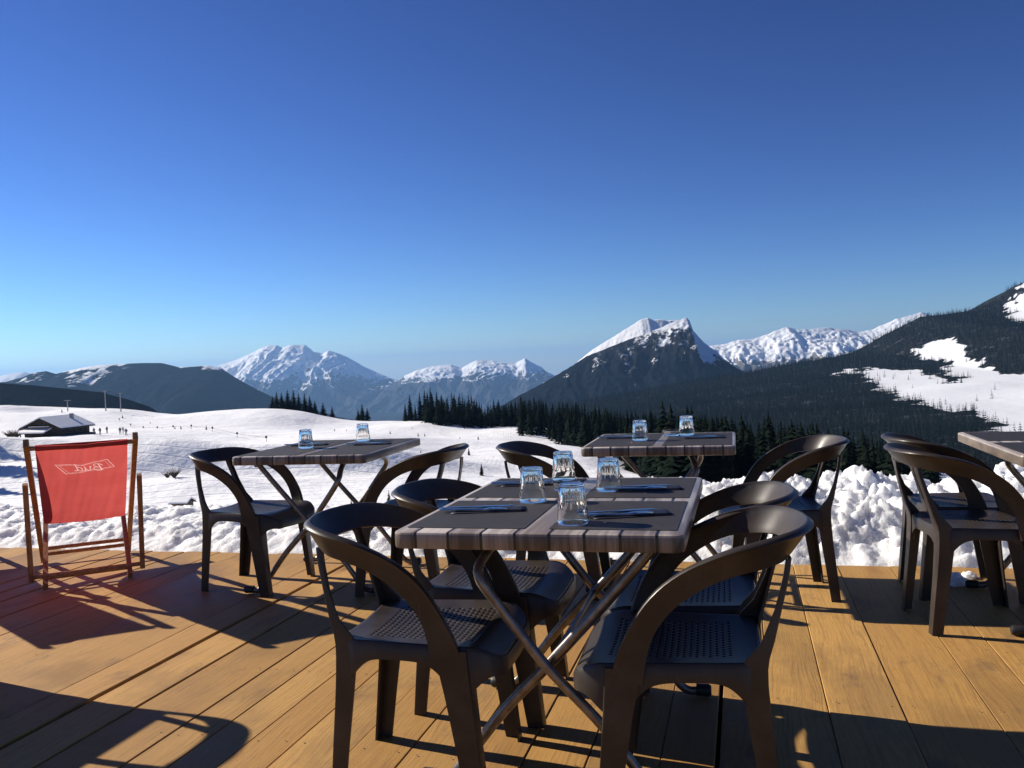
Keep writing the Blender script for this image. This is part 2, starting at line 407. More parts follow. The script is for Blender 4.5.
def build_terrain():
    xs = np.concatenate([np.linspace(-420,-130,60)[:-1], np.linspace(-130,-20,90)[:-1], np.linspace(-20,20,40)[:-1], np.linspace(20,160,70)[:-1], np.linspace(160,420,40)])
    ys = np.concatenate([np.linspace(-14,6,8)[:-1], np.linspace(6,60,40)[:-1], np.linspace(60,240,150)[:-1], np.linspace(240,460,70)[:-1], np.linspace(460,900,30)])
    nx, ny = len(xs), len(ys); V = np.zeros((ny,nx,3))
    for j,y in enumerate(ys):
        for i,x in enumerate(xs):
            z = ground(x,y)
            if y < 6: z = min(z, -1.9)
            V[j,i] = (x,y,z)
    idx = np.arange(nx*ny).reshape(ny,nx)
    F = np.stack([idx[:-1,:-1],idx[:-1,1:],idx[1:,1:],idx[1:,:-1]],-1).reshape(-1,4)
    o = np_mesh('snow_ground', V.reshape(-1,3), F, FIELD, smooth=True); tag(o, kind='structure')
build_terrain()

def build_valley():
    m = m_mount('valley_forest', -200, .0, .0, .0012, (.03,.036,.036), (.72,.76,.82), .85,.95)
    xs = np.linspace(-30000,30000,61); ys = np.linspace(-3500,40000,45)
    nx, ny = len(xs), len(ys)
    V = np.array([[(x,y,-640+12*noise.noise((x*.0004,y*.0004,2))) for x in xs] for y in ys]).reshape(-1,3)
    idx = np.arange(nx*ny).reshape(ny,nx)
    F = np.stack([idx[:-1,:-1],idx[:-1,1:],idx[1:,1:],idx[1:,:-1]],-1).reshape(-1,4)
    tag(np_mesh('valley_ground', V, F, m, smooth=True), kind='structure')
build_valley()

# snow bank ploughed against the deck edge
def bank_height(q, p):
    d = p - P_EDGE
    t = min(1, max(0,(q+3.2)/4.2)); t = t*t*(3-2*t)
    crest = .085 + .215*t
    crest *= 1 + .22*noise.noise((q*.9, p*1.1, 7.7))
    up = min(1, max(0, (d+.02)/(.60+.45*t))); up = math.sin(up*PI/2)**1.05
    wide = 1.05
    dn = min(1, max(0, (d-wide)/2.6)); dn = dn*dn*(3-2*dn)
    h = crest*up*(1-dn) - 1.5*dn - .06*(1-up)
    # rounded lumps of shovelled snow
    wq = q + .10*noise.noise((q*1.7,p*1.7,1)) + .05*noise.noise((q*6,p*6,2)); wp = p + .10*noise.noise((q*1.7,p*1.7,5)) + .05*noise.noise((q*6,p*6,8))
    a = .0
    for sc,am in ((2.3,.060),(4.4,.052),(8.2,.026),(15.,.016)):
        d1 = noise.voronoi((wq*sc, wp*sc, sc*1.7))[0][0]
        a += am*(math.sqrt(max(0.0, 1-min(1,d1/.72)**2)) - .45)
    # broken clods: each cell is a little tilted block of its own height
    for sc,am in ((5.2,.060),(10.5,.040),(21.,.020)):
        dd_, pt_ = noise.voronoi((wq*sc, wp*sc, sc*.9)); c_ = pt_[0]
        r1, r2, r3 = noise.noise(c_*7.3), noise.noise(c_*9.1+Vector((5,5,5))), noise.noise(c_*5.7+Vector((9,1,3)))
        edge_ = min(1.0, (dd_[1]-dd_[0])/.16)
        a += am*((.5+r1*1.3+(wq*sc-c_.x)*r2*1.6+(wp*sc-c_.y)*r3*1.6)*edge_ - .35)
    a += .022*noise.fractal((q*19,p*19,3),.8,2.0,4)
    amp = (.42+.60*t)*min(1,up*1.5)*(1-.6*dn)
    return h + a*amp
def build_bank():
    qs = np.linspace(-8.5,6.8,960); ps = np.concatenate([np.linspace(P_EDGE-.05,P_EDGE+1.5,105)[:-1], np.linspace(P_EDGE+1.5,P_EDGE+4.6,50)])
    nx, ny = len(qs), len(ps); V = np.zeros((ny,nx,3))
    for j,p in enumerate(ps):
        for i,q in enumerate(qs):
            w = D(q, p + .03*noise.noise((q*7,p*7,0)), 0)
            V[j,i] = (w.x, w.y, bank_height(q,p))
    idx = np.arange(nx*ny).reshape(ny,nx)
    F = np.stack([idx[:-1,:-1],idx[:-1,1:],idx[1:,1:],idx[1:,:-1]],-1).reshape(-1,4)
    tag(np_mesh('snow_bank', V.reshape(-1,3), F, SNOW, smooth=True), kind='structure')
build_bank()

# ------------------------------------------------------------------ mountains (each its own range, real depth)
def range_mesh(name, y0, pts, front, back, zfoot, amp, nsc, mat, pw=1.15, nx=260, nf=90, nb=20, edge=.35, seed=0.0, spur=.0, jag=0.0):
    X = np.array([p[0] for p in pts], float); Z = np.array([p[1] for p in pts], float)
    pad = (X[-1]-X[0])*.12
    xs = np.linspace(X[0]-pad, X[-1]+pad, nx); zr = np.interp(xs, X, Z)
    zr = np.where(xs < X[0], Z[0]-(X[0]-xs)*.35, zr); zr = np.where(xs > X[-1], Z[-1]-(xs-X[-1])*.35, zr)
    ss = np.concatenate([np.linspace(1,0,nf)**1.3, -np.linspace(0,1,nb)[1:]])   # 1 = front foot, 0 = ridge, -1 = back foot
    V = np.zeros((len(ss), nx, 3))
    for j,s in enumerate(ss):
        for i,x in enumerate(xs):
            a = abs(s); y = y0 - s*front if s >= 0 else y0 - s*back
            ridge = zr[i]
            z = zfoot + max(5, ridge-zfoot)*(1-a)**pw
            wq = .55*noise.noise((x*nsc*1.2,y*nsc*1.2,seed+5)); nn = noise.ridged_multi_fractal((x*nsc*1.45+seed+wq, y*nsc*.55+wq, seed), .85, 2.15, 7, 1.0, 2.0) - 1.1
            k = min(1, a/edge)
            z += amp*nn*k*(1-.35*a)
            if spur: z += spur*k*math.sin(x*nsc*9+2.5*noise.noise((x*nsc*3,y*nsc*2,seed)))*(1-a)
            if jag: z += jag*1.3*noise.fractal((x*nsc*9,y*nsc*9,seed),.75,2.1,5)*(.35+.65*min(1,a/.1))
            V[j,i] = (x,y,z)
    idx = np.arange(len(ss)*nx).reshape(len(ss),nx)
    F = np.stack([idx[:-1,:-1],idx[:-1,1:],idx[1:,1:],idx[1:,:-1]],-1).reshape(-1,4)
    o = np_mesh(name, V.reshape(-1,3), F, mat, smooth=True); tag(o, kind='structure'); return o

SNOWC = (.86,.88,.90)
M_PEAK = m_mount('peak_rock_snow', -110, .0042, 3.2, .0011, (.055,.060,.070), SNOWC, .42,.60, rock=(.13,.125,.125), nbig=1.4)
M_PEAK2 = m_mount('ridge_rock_snow', -125, .0050, 2.6, .0013, (.06,.065,.075), SNOWC, .40,.62, rock=(.14,.135,.13), nbig=1.6)
M_HILL = m_mount('forest_hill', 90, .0045, .6, .0022, (.011,.014,.019), SNOWC, .44,.58, nbig=2.6)
M_DARK = m_mount('dark_hill', 400, .0, .0, .02, (.010,.013,.014), SNOWC, 1.4,1.5)
M_CENT = m_mount('central_forest', 120, .0022, -.5, .0105, (.009,.011,.014), SNOWC, .50,.70, rock=(.035,.035,.041), nbig=2.8, face=(715,770,-70,30,.85,520,590,706,104,128,.60))
M_WHITE = m_mount('white_slope', -400, .004, .9, .009, (.10,.10,.10), SNOWC, .40,.55, nbig=1.5)
M_RFAR = m_mount('right_far_snow', -40, .0052, 1.6, .0021, (.075,.07,.072), SNOWC, .30,.55, rock=(.17,.15,.14), nbig=1.5)

range_mesh('mountain', 15000, [(-5969,-312.5),(-5055,183.2),(-4790,251),(-4532,355.7),(-4334,445.4),(-4203,485.5),(-4064,479.9),(-3979,431.2),(-3820,482.3),(-3559,459.6),(-3432,344.7),(-3270,305.1),(-3174,353.5),(-3043,309.9),(-2855,225.7),(-2729,154.3),(-2541,29.9),(-2293,-90),(-2036,-198.1),(-1898,-231.6),(-1660,-398.3),(-1271,-676.1)], 2600, 2000, -720, 190, .0011, M_PEAK, pw=1.05, nx=420, nf=130, seed=3.1, jag=13)
range_mesh('mountain', 14000, [(-2484,-497),(-1836,-213.4),(-1743,-130.8),(-1536,-46.3),(-1289,2.5),(-1159,15.1),(-979,20.9),(-803,-43.1),(-680,20.3),(-553,77.1),(-261,52.3),(-76,14),(79,7.8),(228,75),(347,-3),(499,-87.3),(577,-163.7),(705,-229),(1422,-654)], 2200, 1600, -760, 130, .0014, M_PEAK2, nx=340, nf=110, seed=8.4, jag=12)
range_mesh('mountain', 12000, [(-8798,233.1),(-7130,110.2),(-6990,132.5),(-6793,152.5),(-6504,85.1),(-6158,15.4)], 2000, 1500, -640, 70, .0014, M_PEAK2, nx=160, seed=1.7)
range_mesh('hill', 5000, [(-3438,18.8),(-2944,10.6),(-2838,35.5),(-2779,56.3),(-2702,64.9),(-2645,45.2),(-2604,55.1),(-2469,78.8),(-2382,86.9),(-2277,88.5),(-2143,89),(-2027,84.3),(-1935,57.4),(-1877,55),(-1761,59.1),(-1686,41.5),(-1619,-7.7),(-1500,-82.3),(-1381,-145.3),(-1237,-191.9),(-1066,-257.1)], 1500, 1200, -420, 45, .0026, M_HILL, nx=300, seed=5.5)
range_mesh('hill', 1500, [(-996,8.6),(-892,2.6),(-840,-3),(-788,-10.3),(-719,-20.1),(-667,-36.1),(-633,-49.7),(-607,-66.5),(-573,-83.6)], 500, 600, -220, 8, .01, M_DARK, nx=140, nf=60, seed=2.2)
range_mesh('mountain', 3850, [(216, -64.4), (285, -13.4), (355, 39.8), (400, 67.0), (455, 96.1), (515, 131.7), (556, 154.7), (588, 173.5), (619, 179.8), (641, 169.1), (673, 170.1), (708, 164.2), (753, 164.6), (797, 136.1), (847, 49.1)], 520, 520, -250, 12, .0103, M_WHITE, nx=180, nf=50, seed=6.0, jag=3)
range_mesh('mountain', 3500, [(-178, -243.3), (-32, -163.4), (31, -129.2), (135, -80.4), (259, -12.1), (309, 18.5), (363, 36.6), (466, 73.2), (548, 98.3), (610, 120.2), (660, 140.6), (697, 151.3), (722, 158.4), (733, 143.7), (744, 106.7), (764, 81.6), (787, 54.2), (823, 26.3), (858, -7.6), (902, -46.0), (990, -98.4), (1129, -193.8)], 520, 280, -260, 34, .0072, M_CENT, nx=340, nf=120, seed=9.3, jag=4)
range_mesh('mountain', 9000, [(1656,-187.9),(1979,60.9),(2080,98.7),(2243,113.1),(2380,149.4),(2548,153.1),(2717,209.1),(2812,241.8),(2897,264.6),(2980,240.3),(3111,229.8),(3310,241.7),(3439,221.9),(3544,207.3),(3637,182.6),(3774,198),(3906,251.2),(4038,302.4),(4143,319),(4302,365),(4500,300),(4800,150)], 1700, 1300, -560, 80, .0024, M_RFAR, nx=340, nf=100, seed=4.6, jag=14)

# the wooded mountain on the right with its clearing
FX = np.array([-200,132,357,525,666,778,890,969,1031,1088,1144,1200,1284,1326,1368,1397,1437,1538,1790,2300],float)
FZ = np.array([-190,-112.3,-82.2,-58.2,-38.7,-20.9,-8.6,7.8,44.3,69.9,95.5,98.8,106.6,118.8,136.6,166.1,181.2,221.6,272.5,330],float)
def wood_z(x, y):
    zr = float(np.interp(x, FX, FZ)); zf = -118 + .02*max(0,x-200)
    t = (y-480)/1920
    if t <= 1: z = zf + (zr-zf)*max(0,t)**1.25
    else: z = zr - (t-1)*420
    k = min(1, max(0,(1-t)/.25)) if t <= 1 else 1
    return z + 9*k*noise.noise((x*.006,y*.006,3.3)) - 11
CLEAR = []     # filled below: clearings as polygons in plan
TOPSNOW = []
def inside(poly, x, y):
    c = False; n = len(poly)
    for i in range(n):
        x1,y1 = poly[i]; x2,y2 = poly[i-1]
        if (y1 > y) != (y2 > y) and x < (x2-x1)*(y-y1)/(y2-y1)+x1: c = not c
    return c
CLEAR = [[(1013,2116),(1044,2150),(1062,2110),(1058,2040),(1030,1950),(1004,1870),(972,1750),(966,1690),(972,1604),(640,960),(560,960),(640,1170),(651,1240),(635,1332),(673,1464),(739,1764),(789,1936),(878,2090),(857,1960),(904,1910),(845,1708),(826,1616),(859,1656),(888,1752),(971,1924),(977,2012),(976,2104),(996,2152)],
 [(1265,2180),(1341,2310),(1373,2345),(1440,2330),(1395,2250),(1237,2020),(1250,2120)],[(1390,2300),(1420,2395),(1480,2395),(1440,2320)],[(755,1990),(800,2090),(830,2060),(785,1930)]]
def cleared(x, y):
    x2 = x + 26*noise.fractal((x*.02,y*.02,0),.8,2.0,3); y2 = y + 48*noise.fractal((x*.02,y*.02,9),.8,2.0,3)
    return any(inside(p, x2, y2) for p in CLEAR)
def build_wood():
    xs = np.linspace(-150,2100,220); ys = np.concatenate([np.linspace(480,2400,190), np.linspace(2420,3300,16)])
    V = np.array([[(x,y,wood_z(x,y)) for x in xs] for y in ys]); ny,nx = V.shape[:2]
    at = np.array([[1.0 if cleared(x,y) else 0.0 for x in xs] for y in ys]).ravel()
    m, nt, out = new_mat('wooded_slope'); pos = nt.nodes.new('ShaderNodeNewGeometry').outputs['Position']
    a = nt.nodes.new('ShaderNodeAttribute'); a.attribute_name = 'open_snow'
    n = noise_n(nt, pos, .03, 5, .7); f = math_n(nt,'ADD', a.outputs['Fac'], math_n(nt,'MULTIPLY',math_n(nt,'SUBTRACT',n,.5),.5))
    c = mixc(nt, smooth(nt,f,.4,.6), mixc(nt, smooth(nt,n,.55,.75), rgb(.018,.02,.02), rgb(.15,.17,.19)), rgb(.70,.72,.76))
    principled(nt, out, Base_Color=c, Roughness=.9, Specular_IOR_Level=0.0, Normal=bump(nt,n,.4,4.0))
    idx = np.arange(nx*ny).reshape(ny,nx)
    F = np.stack([idx[:-1,:-1],idx[:-1,1:],idx[1:,1:],idx[1:,:-1]],-1).reshape(-1,4)
    o = np_mesh('mountain_slope', V.reshape(-1,3), F, m, smooth=True)
    at_ = o.data.attributes.new('open_snow','FLOAT','POINT'); at_.data.foreach_set('value', at.astype(np.float32))
    tag(o, kind='structure')
build_wood()

# ------------------------------------------------------------------ trees
def merged_trees(name, P, Hh, protos, mat):
    """many small spruces in one mesh, built from a few ragged models"""
    P = np.asarray(P); Hh = np.asarray(Hh); n = len(P); which = rng.integers(0,len(protos),n); Vs = []; Fs = []; base = 0
    for k,(pv,pf) in enumerate(protos):
        ix = np.where(which == k)[0]
        if not len(ix): continue
        a = rng.random(len(ix))*6.28; c, s_ = np.cos(a), np.sin(a); wd = .85+.55*rng.random(len(ix)); h = Hh[ix]
        X = (c[:,None]*pv[None,:,0]-s_[:,None]*pv[None,:,1])*(wd*h)[:,None]; Y = (s_[:,None]*pv[None,:,0]+c[:,None]*pv[None,:,1])*(wd*h)[:,None]; Z = pv[None,:,2]*h[:,None]
        lean = (rng.random((len(ix),2))-.5)*.06
        V = np.stack([X+P[ix,0,None]+lean[:,:1]*Z, Y+P[ix,1,None]+lean[:,1:]*Z, Z+P[ix,2,None]],-1)
        Vs.append(V.reshape(-1,3)); Fs.append((pf[None]+(base+np.arange(len(ix))*len(pv))[:,None,None]).reshape(-1,3)); base += len(ix)*len(pv)
    return np_mesh(name, np.concatenate(Vs), np.concatenate(Fs), mat)

def spruce_low(seed, n, k):
    r = random.Random(seed); mb = MB()
    for i in range(n):
        f = i/(n-1); z = .05+.86*f; rad = .19*(1-f)**.85+.012; a0 = r.random()*6.28
        for j in range(k):
            a = a0+2*PI*j/k+r.uniform(-.3,.3); L = rad*r.uniform(.6,1.2); dr = L*r.uniform(.25,.6); w = L*.5
            dx,dy = math.cos(a), math.sin(a)
            mb.add([(0,0,z+.07+.03*r.random()),(dx*L-dy*w*.6,dy*L+dx*w*.6,z-dr),(dx*L*1.05+dy*w*.6,dy*L*1.05-dx*w*.6,z-dr*.8)],[(0,1,2)])
    mb.add([(.02,0,.86),(-.01,.017,.86),(-.01,-.017,.86),(0,0,1.0)],[(0,1,3),(1,2,3),(2,0,3)])
    return np.array([tuple(v) for v in mb.V],float), np.array(mb.F,int)

def spruce_mesh(h, seed):
    """crown of drooping ragged branches in whorls; returns MB"""
    r = random.Random(seed); mb = MB(); n = 17
    for i in range(n):
        f = i/(n-1); z = h*(.07+.90*f); rad = h*.19*(1-f)**.75 + h*.008
        k = 9 if f < .7 else 6; a0 = r.random()*6.28
        for j in range(k):
            a = a0 + 2*PI*j/k + r.uniform(-.25,.25); L = rad*r.uniform(.65,1.15); dr = L*r.uniform(.25,.5)
            dx,dy = math.cos(a), math.sin(a); px,py = -dy,dx; w = L*.42
            zb = z + r.uniform(-.01,.01)*h
            V = [(0,0,zb+h*.035),(dx*L*.55+px*w, dy*L*.55+py*w, zb-dr*.45),(dx*L,dy*L,zb-dr),(dx*L*.55-px*w,dy*L*.55-py*w,zb-dr*.45),(dx*L*.6,dy*L*.6,zb-dr*.15)]
            mb.add(V,[(0,1,4),(1,2,4),(2,3,4),(3,0,4)])
    mb.add([(0.012*h,0,h*.93),(-.006*h,.01*h,h*.93),(-.006*h,-.01*h,h*.93),(0,0,h*1.02)],[(0,1,3),(1,2,3),(2,0,3)])
    return mb
PROTO = []
for k in range(5):
    c = spruce_mesh(1.0, 40+k).build('crown', SPRUCE)
    tb = MB(); tb.tube([(0,0,-.05),(0,0,.3),(0,0,.9)], lambda i:(.016,.012,.003)[i], 7); t = tb.build('trunk', BARK)
    PROTO.append((c.data, t.data)); bpy.data.objects.remove(c); bpy.data.objects.remove(t)
def place_spruce(x, y, h, label, group, wide=1.0, name='spruce_tree', z=None):
    c_, t_ = random.choice(PROTO)
    e = empty(name, (x,y,(ground(x,y) if z is None else z)-.1), random.random()*6.28); e.scale = (h*wide,h*wide,h)
    tag(e, label, 'tree', group)
    link(bpy.data.objects.new('crown', c_), e); link(bpy.data.objects.new('trunk', t_), e)
    return e

def px_of(x, y):           # rough bearing in the photo, used only to pick which trees show largest
    return 512 + 860*x/y
# forest below the terrace: candidates on a jittered grid
cand = []
for yy in np.arange(120, 470, 4.3):
    for xx in np.arange(-70, 330, 4.3):
        x = xx + random.uniform(-2.2,2.2); y = yy + random.uniform(-2.2,2.2)
        u = px_of(x,y)
        if not (425 < u < 930): continue
        # edge of the wood: open snow on the left, the trees begin along a slanting line
        edge = 596 + (y-250)*-.62 + 22*noise.noise((y*.02,3,0))
        if y > 330: edge = min(edge, 520 + 40*noise.noise((x*.03,y*.03,5)))
        if y > 372 and u > 398: edge = 400
        if u < edge: continue
        if noise.noise((x*.035,y*.035,2)) < -.42 and u < 560: continue
        hh = random.choice((1,1,1,.75,.55))*random.uniform(9.5,14.5)
        cand.append((x,y,hh))
def top_ok(x,y,h):  # skyline of the wood
    return True
cand.sort(key=lambda c: c[1]/c[2])
G1 = 'spruces of the dark wood below the terrace'
for x,y,h in cand[:215]:
    place_spruce(x, y, h, 'dark spruce in the dense wood on the slope below the terrace', G1, random.uniform(1.05,1.75))
rest = cand[215:]
if rest:
    o = merged_trees('spruce_wood', [(x,y,ground(x,y)) for x,y,h in rest], [h for *_,h in rest], [spruce_low(70+k,11,7) for k in range(6)], SPRUCE); tag(o, kind='stuff')

# trees on the knoll skyline
G2 = 'spruces standing on the snowy skyline'
for i,(u,y,h) in enumerate([(272,432,9),(276,430,10.5),(281,434,11),(287,430,11.5),(293,433,12.5),(298,430,11),(304,434,12),(309,432,10.5),(314,436,9.5),(322,436,9),(331,440,9),(357,436,8),(361,434,10.5),(366,434,9)]):
    place_spruce((u-512)/860*y, y, h*1.05, 'dark spruce in the clump on the snowy knoll crest left of centre', G2, random.uniform(1.4,1.9), z=ground((u-512)/860*y,y)-.6)
G3 = 'outlying spruces left of the wood'
for u,y,h in [(404,405,9),(409,405,13),(414,402,8),(419,404,13.5),(424,403,15),(430,405,16),(436,402,14),(441,405,13),(455,404,11),(462,402,13),(468,405,14)]:
    place_spruce((u-512)/860*y, y, h, 'dark spruce in the straggling line where the wood meets the snowfield', G3)
small = [(413,62,3.0,'taller young spruce poking up between the two chairs left of centre'),(398,60,2.2,'small young spruce behind the chair right of the left table'),(428,64,2.0,'little pointed spruce right of the taller young spruce'),(384,63,1.8,'low young spruce behind the left table legs'),(346,70,1.5,'tiny spruce behind the left table foot'),
         (478,150,2.4,'lone knee-high spruce on open snow behind the near table'),(466,210,2.0,'tiny lone conifer further out on the snowfield')]
for u,y,h,l in small: place_spruce((u-512)/860*y, y, h, l, 'young spruces on the snowfield', 1.2, 'young_spruce')
G4 = 'tiny conifers dotting the snowfield'
for k in range(26):
    y = random.uniform(200,385); u = random.uniform(60,480)
    place_spruce((u-512)/860*y, y, random.uniform(.8,1.9), 'tiny dark conifer dotting the open snowfield', G4, 1.3, 'young_spruce')

G5 = 'grove added out of frame to shade the snow at left'
for k in range(18):  # unseen trees added as an occluder, to throw shade on the snowfield
    y = 146 + (k%6)*6 + random.uniform(-3,3); x = -.64*y-9 - 34*random.random()
    place_spruce(x, y, random.uniform(17,23), 'dark spruce added out of frame at left to shade the snowfield', G5, 1.3)

# far wooded slope: everything in one mass
P = []; Hh = []
for yy in np.arange(500, 2420, 7.4):
    st = 7.4*(1+.30*(yy-500)/1900)
    for xx in np.arange(.02*yy, .68*yy+60, st):
        x = xx + random.uniform(-3.8,3.8); y = yy + random.uniform(-3.8,3.8)
        if cleared(x,y) and random.random() > .006: continue
        if random.random() < .06: continue
        P.append((x,y,wood_z(x,y))); Hh.append(random.uniform(8,17)*(.7 if random.random() < .25 else 1))
tag(merged_trees('forest', P, Hh, [spruce_low(90+k,6,5) for k in range(8)], SPRUCE), kind='stuff')
print('forest trees', len(P), 'near cand', len(cand))

# ------------------------------------------------------------------ chairs
def chair_proto():
    root = empty('garden_armchair')
    # seat: dished plate with rows of small slots in a woven pattern
    nu, nv = 80, 84; ZS = .432
    def pt(u, v):
        x = -.205 + .455*v; hw = .192 + .040*v
        # rounded front and rear corners
        cr = .10; d = max(0, x-(.25-cr)); 
        if d > 0: hw = hw - cr*(1-math.sqrt(max(0,1-(d/cr)**2)))*.9
        d = max(0, (-.205+.06)-x)
        if d > 0: hw = hw - .06*(1-math.sqrt(max(0,1-(d/.06)**2)))*.8
        y = u*hw
        dish = .016*(1-u*u)*(1-(2*v-1)**2*.6)
        z = ZS - dish - .042*max(0,(v-.80)/.20)**2.2 + .004*(1-v)
        return (x,y,z)
    V = [pt(-1+2*i/nu, j/nv) for j in range(nv+1) for i in range(nu+1)]; F = []
    for j in range(nv):
        for i in range(nu):
            if 12 <= j < 70 and 12 <= i < nu-12 and j % 3 == 1 and (i + 2*((j//3) % 2)) % 4 < 2 : continue
            a = j*(nu+1)+i; F.append((a,a+nu+1,a+nu+2,a+1))
    seat = mesh('seat', V, F, PLASTIC, root, True)
    sm = seat.modifiers.new('thick','SOLIDIFY'); sm.thickness = .008; sm.offset = -1
    # apron all round, arched between the legs
    loop = [(i,0) for i in range(nu+1)] + [(nu,j) for j in range(1,nv+1)] + [(i,nv) for i in range(nu-1,-1,-1)] + [(0,j) for j in range(nv-1,0,-1)]
    legs_xy = [(-.205,.185),(-.205,-.185),(.145,.225),(.145,-.225)]
    AV = []; AF = []; m = len(loop)
    for (i,j) in loop:
        p = Vector(pt(-1+2*i/nu, j/nv)); d = min(math.hypot(p.x-a,p.y-b) for a,b in legs_xy)
        drop = .045 + .085*math.exp(-(d/.062)**2)
        if j == nv: drop = .04 + .05*math.exp(-(d/.07)**2)
        out = Vector((p.x-.02,p.y,0)).normalized()
        Z = lambda z: Vector((0,0,z))
        AV += [p-out*.005+Z(-.004), p+out*.003+Z(-.0015), p+out*.009+Z(-.012), p+out*.009+Z(-drop), p+out*.002+Z(-drop), p-out*.005+Z(-.012)]
    for k in range(m):
        k2 = (k+1) % m
        for s in range(6):
            s2 = (s+1) % 6; AF.append((k*6+s, k*6+s2, k2*6+s2, k2*6+s))
    auto_smooth(mesh('apron', AV, AF, PLASTIC, root), 40)
    # one band: back rail that sweeps round and down into both arms
    half = [(-.312,0,.712),(-.304,.085,.711),(-.275,.165,.709),(-.216,.218,.700),(-.135,.240,.682),(-.055,.245,.648),(.015,.244,.598),(.065,.242,.535),(.095,.240,.468),(.112,.236,.40)]
    full = [(x,-y,z) for x,y,z in half[:0:-1]] + half
    n = 73; path = smooth_path(full, n)
    def fr(i):
        s = abs(i-(n-1)/2)/((n-1)/2); return s
    def wdir(i, t):
        s = fr(i); up = Vector((0,0,1)); up = (up - t*up.dot(t)).normalized()
        c = Vector(path[i]); 
        side = t.cross(up)
        rad = Vector((c.x+.05, c.y, 0))
        if side.dot(rad) < 0: side = -side
        lean = R(42)*(1-min(1,s*1.7)) + R(3)
        return up*math.cos(lean) + side*math.sin(lean)
    def prof(i):
        s = fr(i); w = float(np.interp(s, (0,.25,.5,.8,1), (.044,.040,.030,.029,.040))); th = .0065
        sg = 1
        # plate with a turned lip at the top and a rounded foot
        return [(-w,-th*.7),(-w*.6,-th),(w*.6,-th),(w*.92,-th*1.7),(w,-th*1.2),(w,th*1.2),(w*.92,th*1.7),(w*.6,th),(-w*.6,th),(-w,th*.7)]
    mb = MB().sweep(path, prof, wdir); auto_smooth(mb.build('backrest', PLASTIC, root), 50)
    # L-section legs, tapered
    def leg(st, sx, sy):
        """st: stations (x, y, z, flange along x, flange along y) of the outside corner"""
        th = .007; V = []; ns = 22
        P_ = smooth_path([q[:3] for q in st], ns); U_ = np.linspace(0,len(st)-1,ns)
        for i in range(ns):
            w = float(np.interp(U_[i], range(len(st)), [q[3] for q in st])); d = float(np.interp(U_[i], range(len(st)), [q[4] for q in st])); r_ = .006
            c = P_[i]
            L = [(0,-r_),(-r_*.3,-r_*.3),(-r_,0),(-w,0),(-w,-th),(-th,-th),(-th,-d),(0,-d)]
            V += [(c.x+sx*a, sy*(c.y+b), c.z) for a,b in L]
        k = 8; F = [(i*k+j, i*k+(j+1)%k, (i+1)*k+(j+1)%k, (i+1)*k+j) for i in range(ns-1) for j in range(k)]
        F += [tuple(range(k)), tuple((ns-1)*k+j for j in range(k))]
        o = mesh('leg', V, F, PLASTIC, root)
        import bmesh
        bm = bmesh.new(); bm.from_mesh(o.data); bmesh.ops.recalc_face_normals(bm, faces=bm.faces); bm.to_mesh(o.data); bm.free()
        return auto_smooth(o, 40)
    for sy in (1,-1):
        # rear legs run on upwards as the two slats that carry the back rail
        leg([(-.281,.156,.676,.014,.042),(-.273,.165,.632,.015,.038),(-.254,.178,.560,.017,.035),(-.234,.190,.485,.030,.044),(-.217,.197,.420,.064,.062),(-.222,.197,.300,.056,.054),(-.237,.194,.150,.049,.046),(-.252,.190,0,.044,.040)], -1, sy)
        leg([(.166,.239,.425,.088,.064),(.176,.2385,.300,.072,.056),(.190,.237,.150,.060,.048),(.205,.234,0,.052,.042)], 1, sy)
    return root
CHAIR = chair_proto(); first = True
def chair(x, y, face, label, group):
    global first
    o = CHAIR if first else copy_tree(CHAIR); first = False
    o.location = (x,y,0.0015); o.rotation_euler = (0,0,R(face)); tag(o, label, 'chair', group); return o
GC = 'dark plastic garden armchairs on the deck'
chair(-.260, 2.48, -12, 'dark brown plastic armchair at the near left corner of the largest table', GC)
chair(-.085, 2.99, -14, 'dark brown plastic armchair at the left side of the largest table, behind another chair', GC)
chair(.41, 2.25, 167, 'dark brown plastic armchair nearest the viewer at the right side of the largest table', GC)
chair(.53, 2.72, 166, 'dark brown plastic armchair at the far right side of the largest table with sunlit rim', GC)
chair(-1.435, 4.745, -18, 'dark brown plastic armchair between the red deckchair and the small left table', GC)
chair(-.59, 4.56, 163, 'dark brown plastic armchair at the right side of the small left table', GC)
chair(.25, 4.42, -12, 'dark brown plastic armchair left of the small back table, its rail behind the tumblers', GC)
chair(1.26, 4.18, 173, 'dark brown plastic armchair right of the small back table, against the snow bank', GC)
chair(1.93, 3.61, -7, 'dark brown plastic armchair nearer of the pair at the right edge table', GC)
chair(2.12, 4.08, -9, 'dark brown plastic armchair farther of the pair at the right edge table', GC)

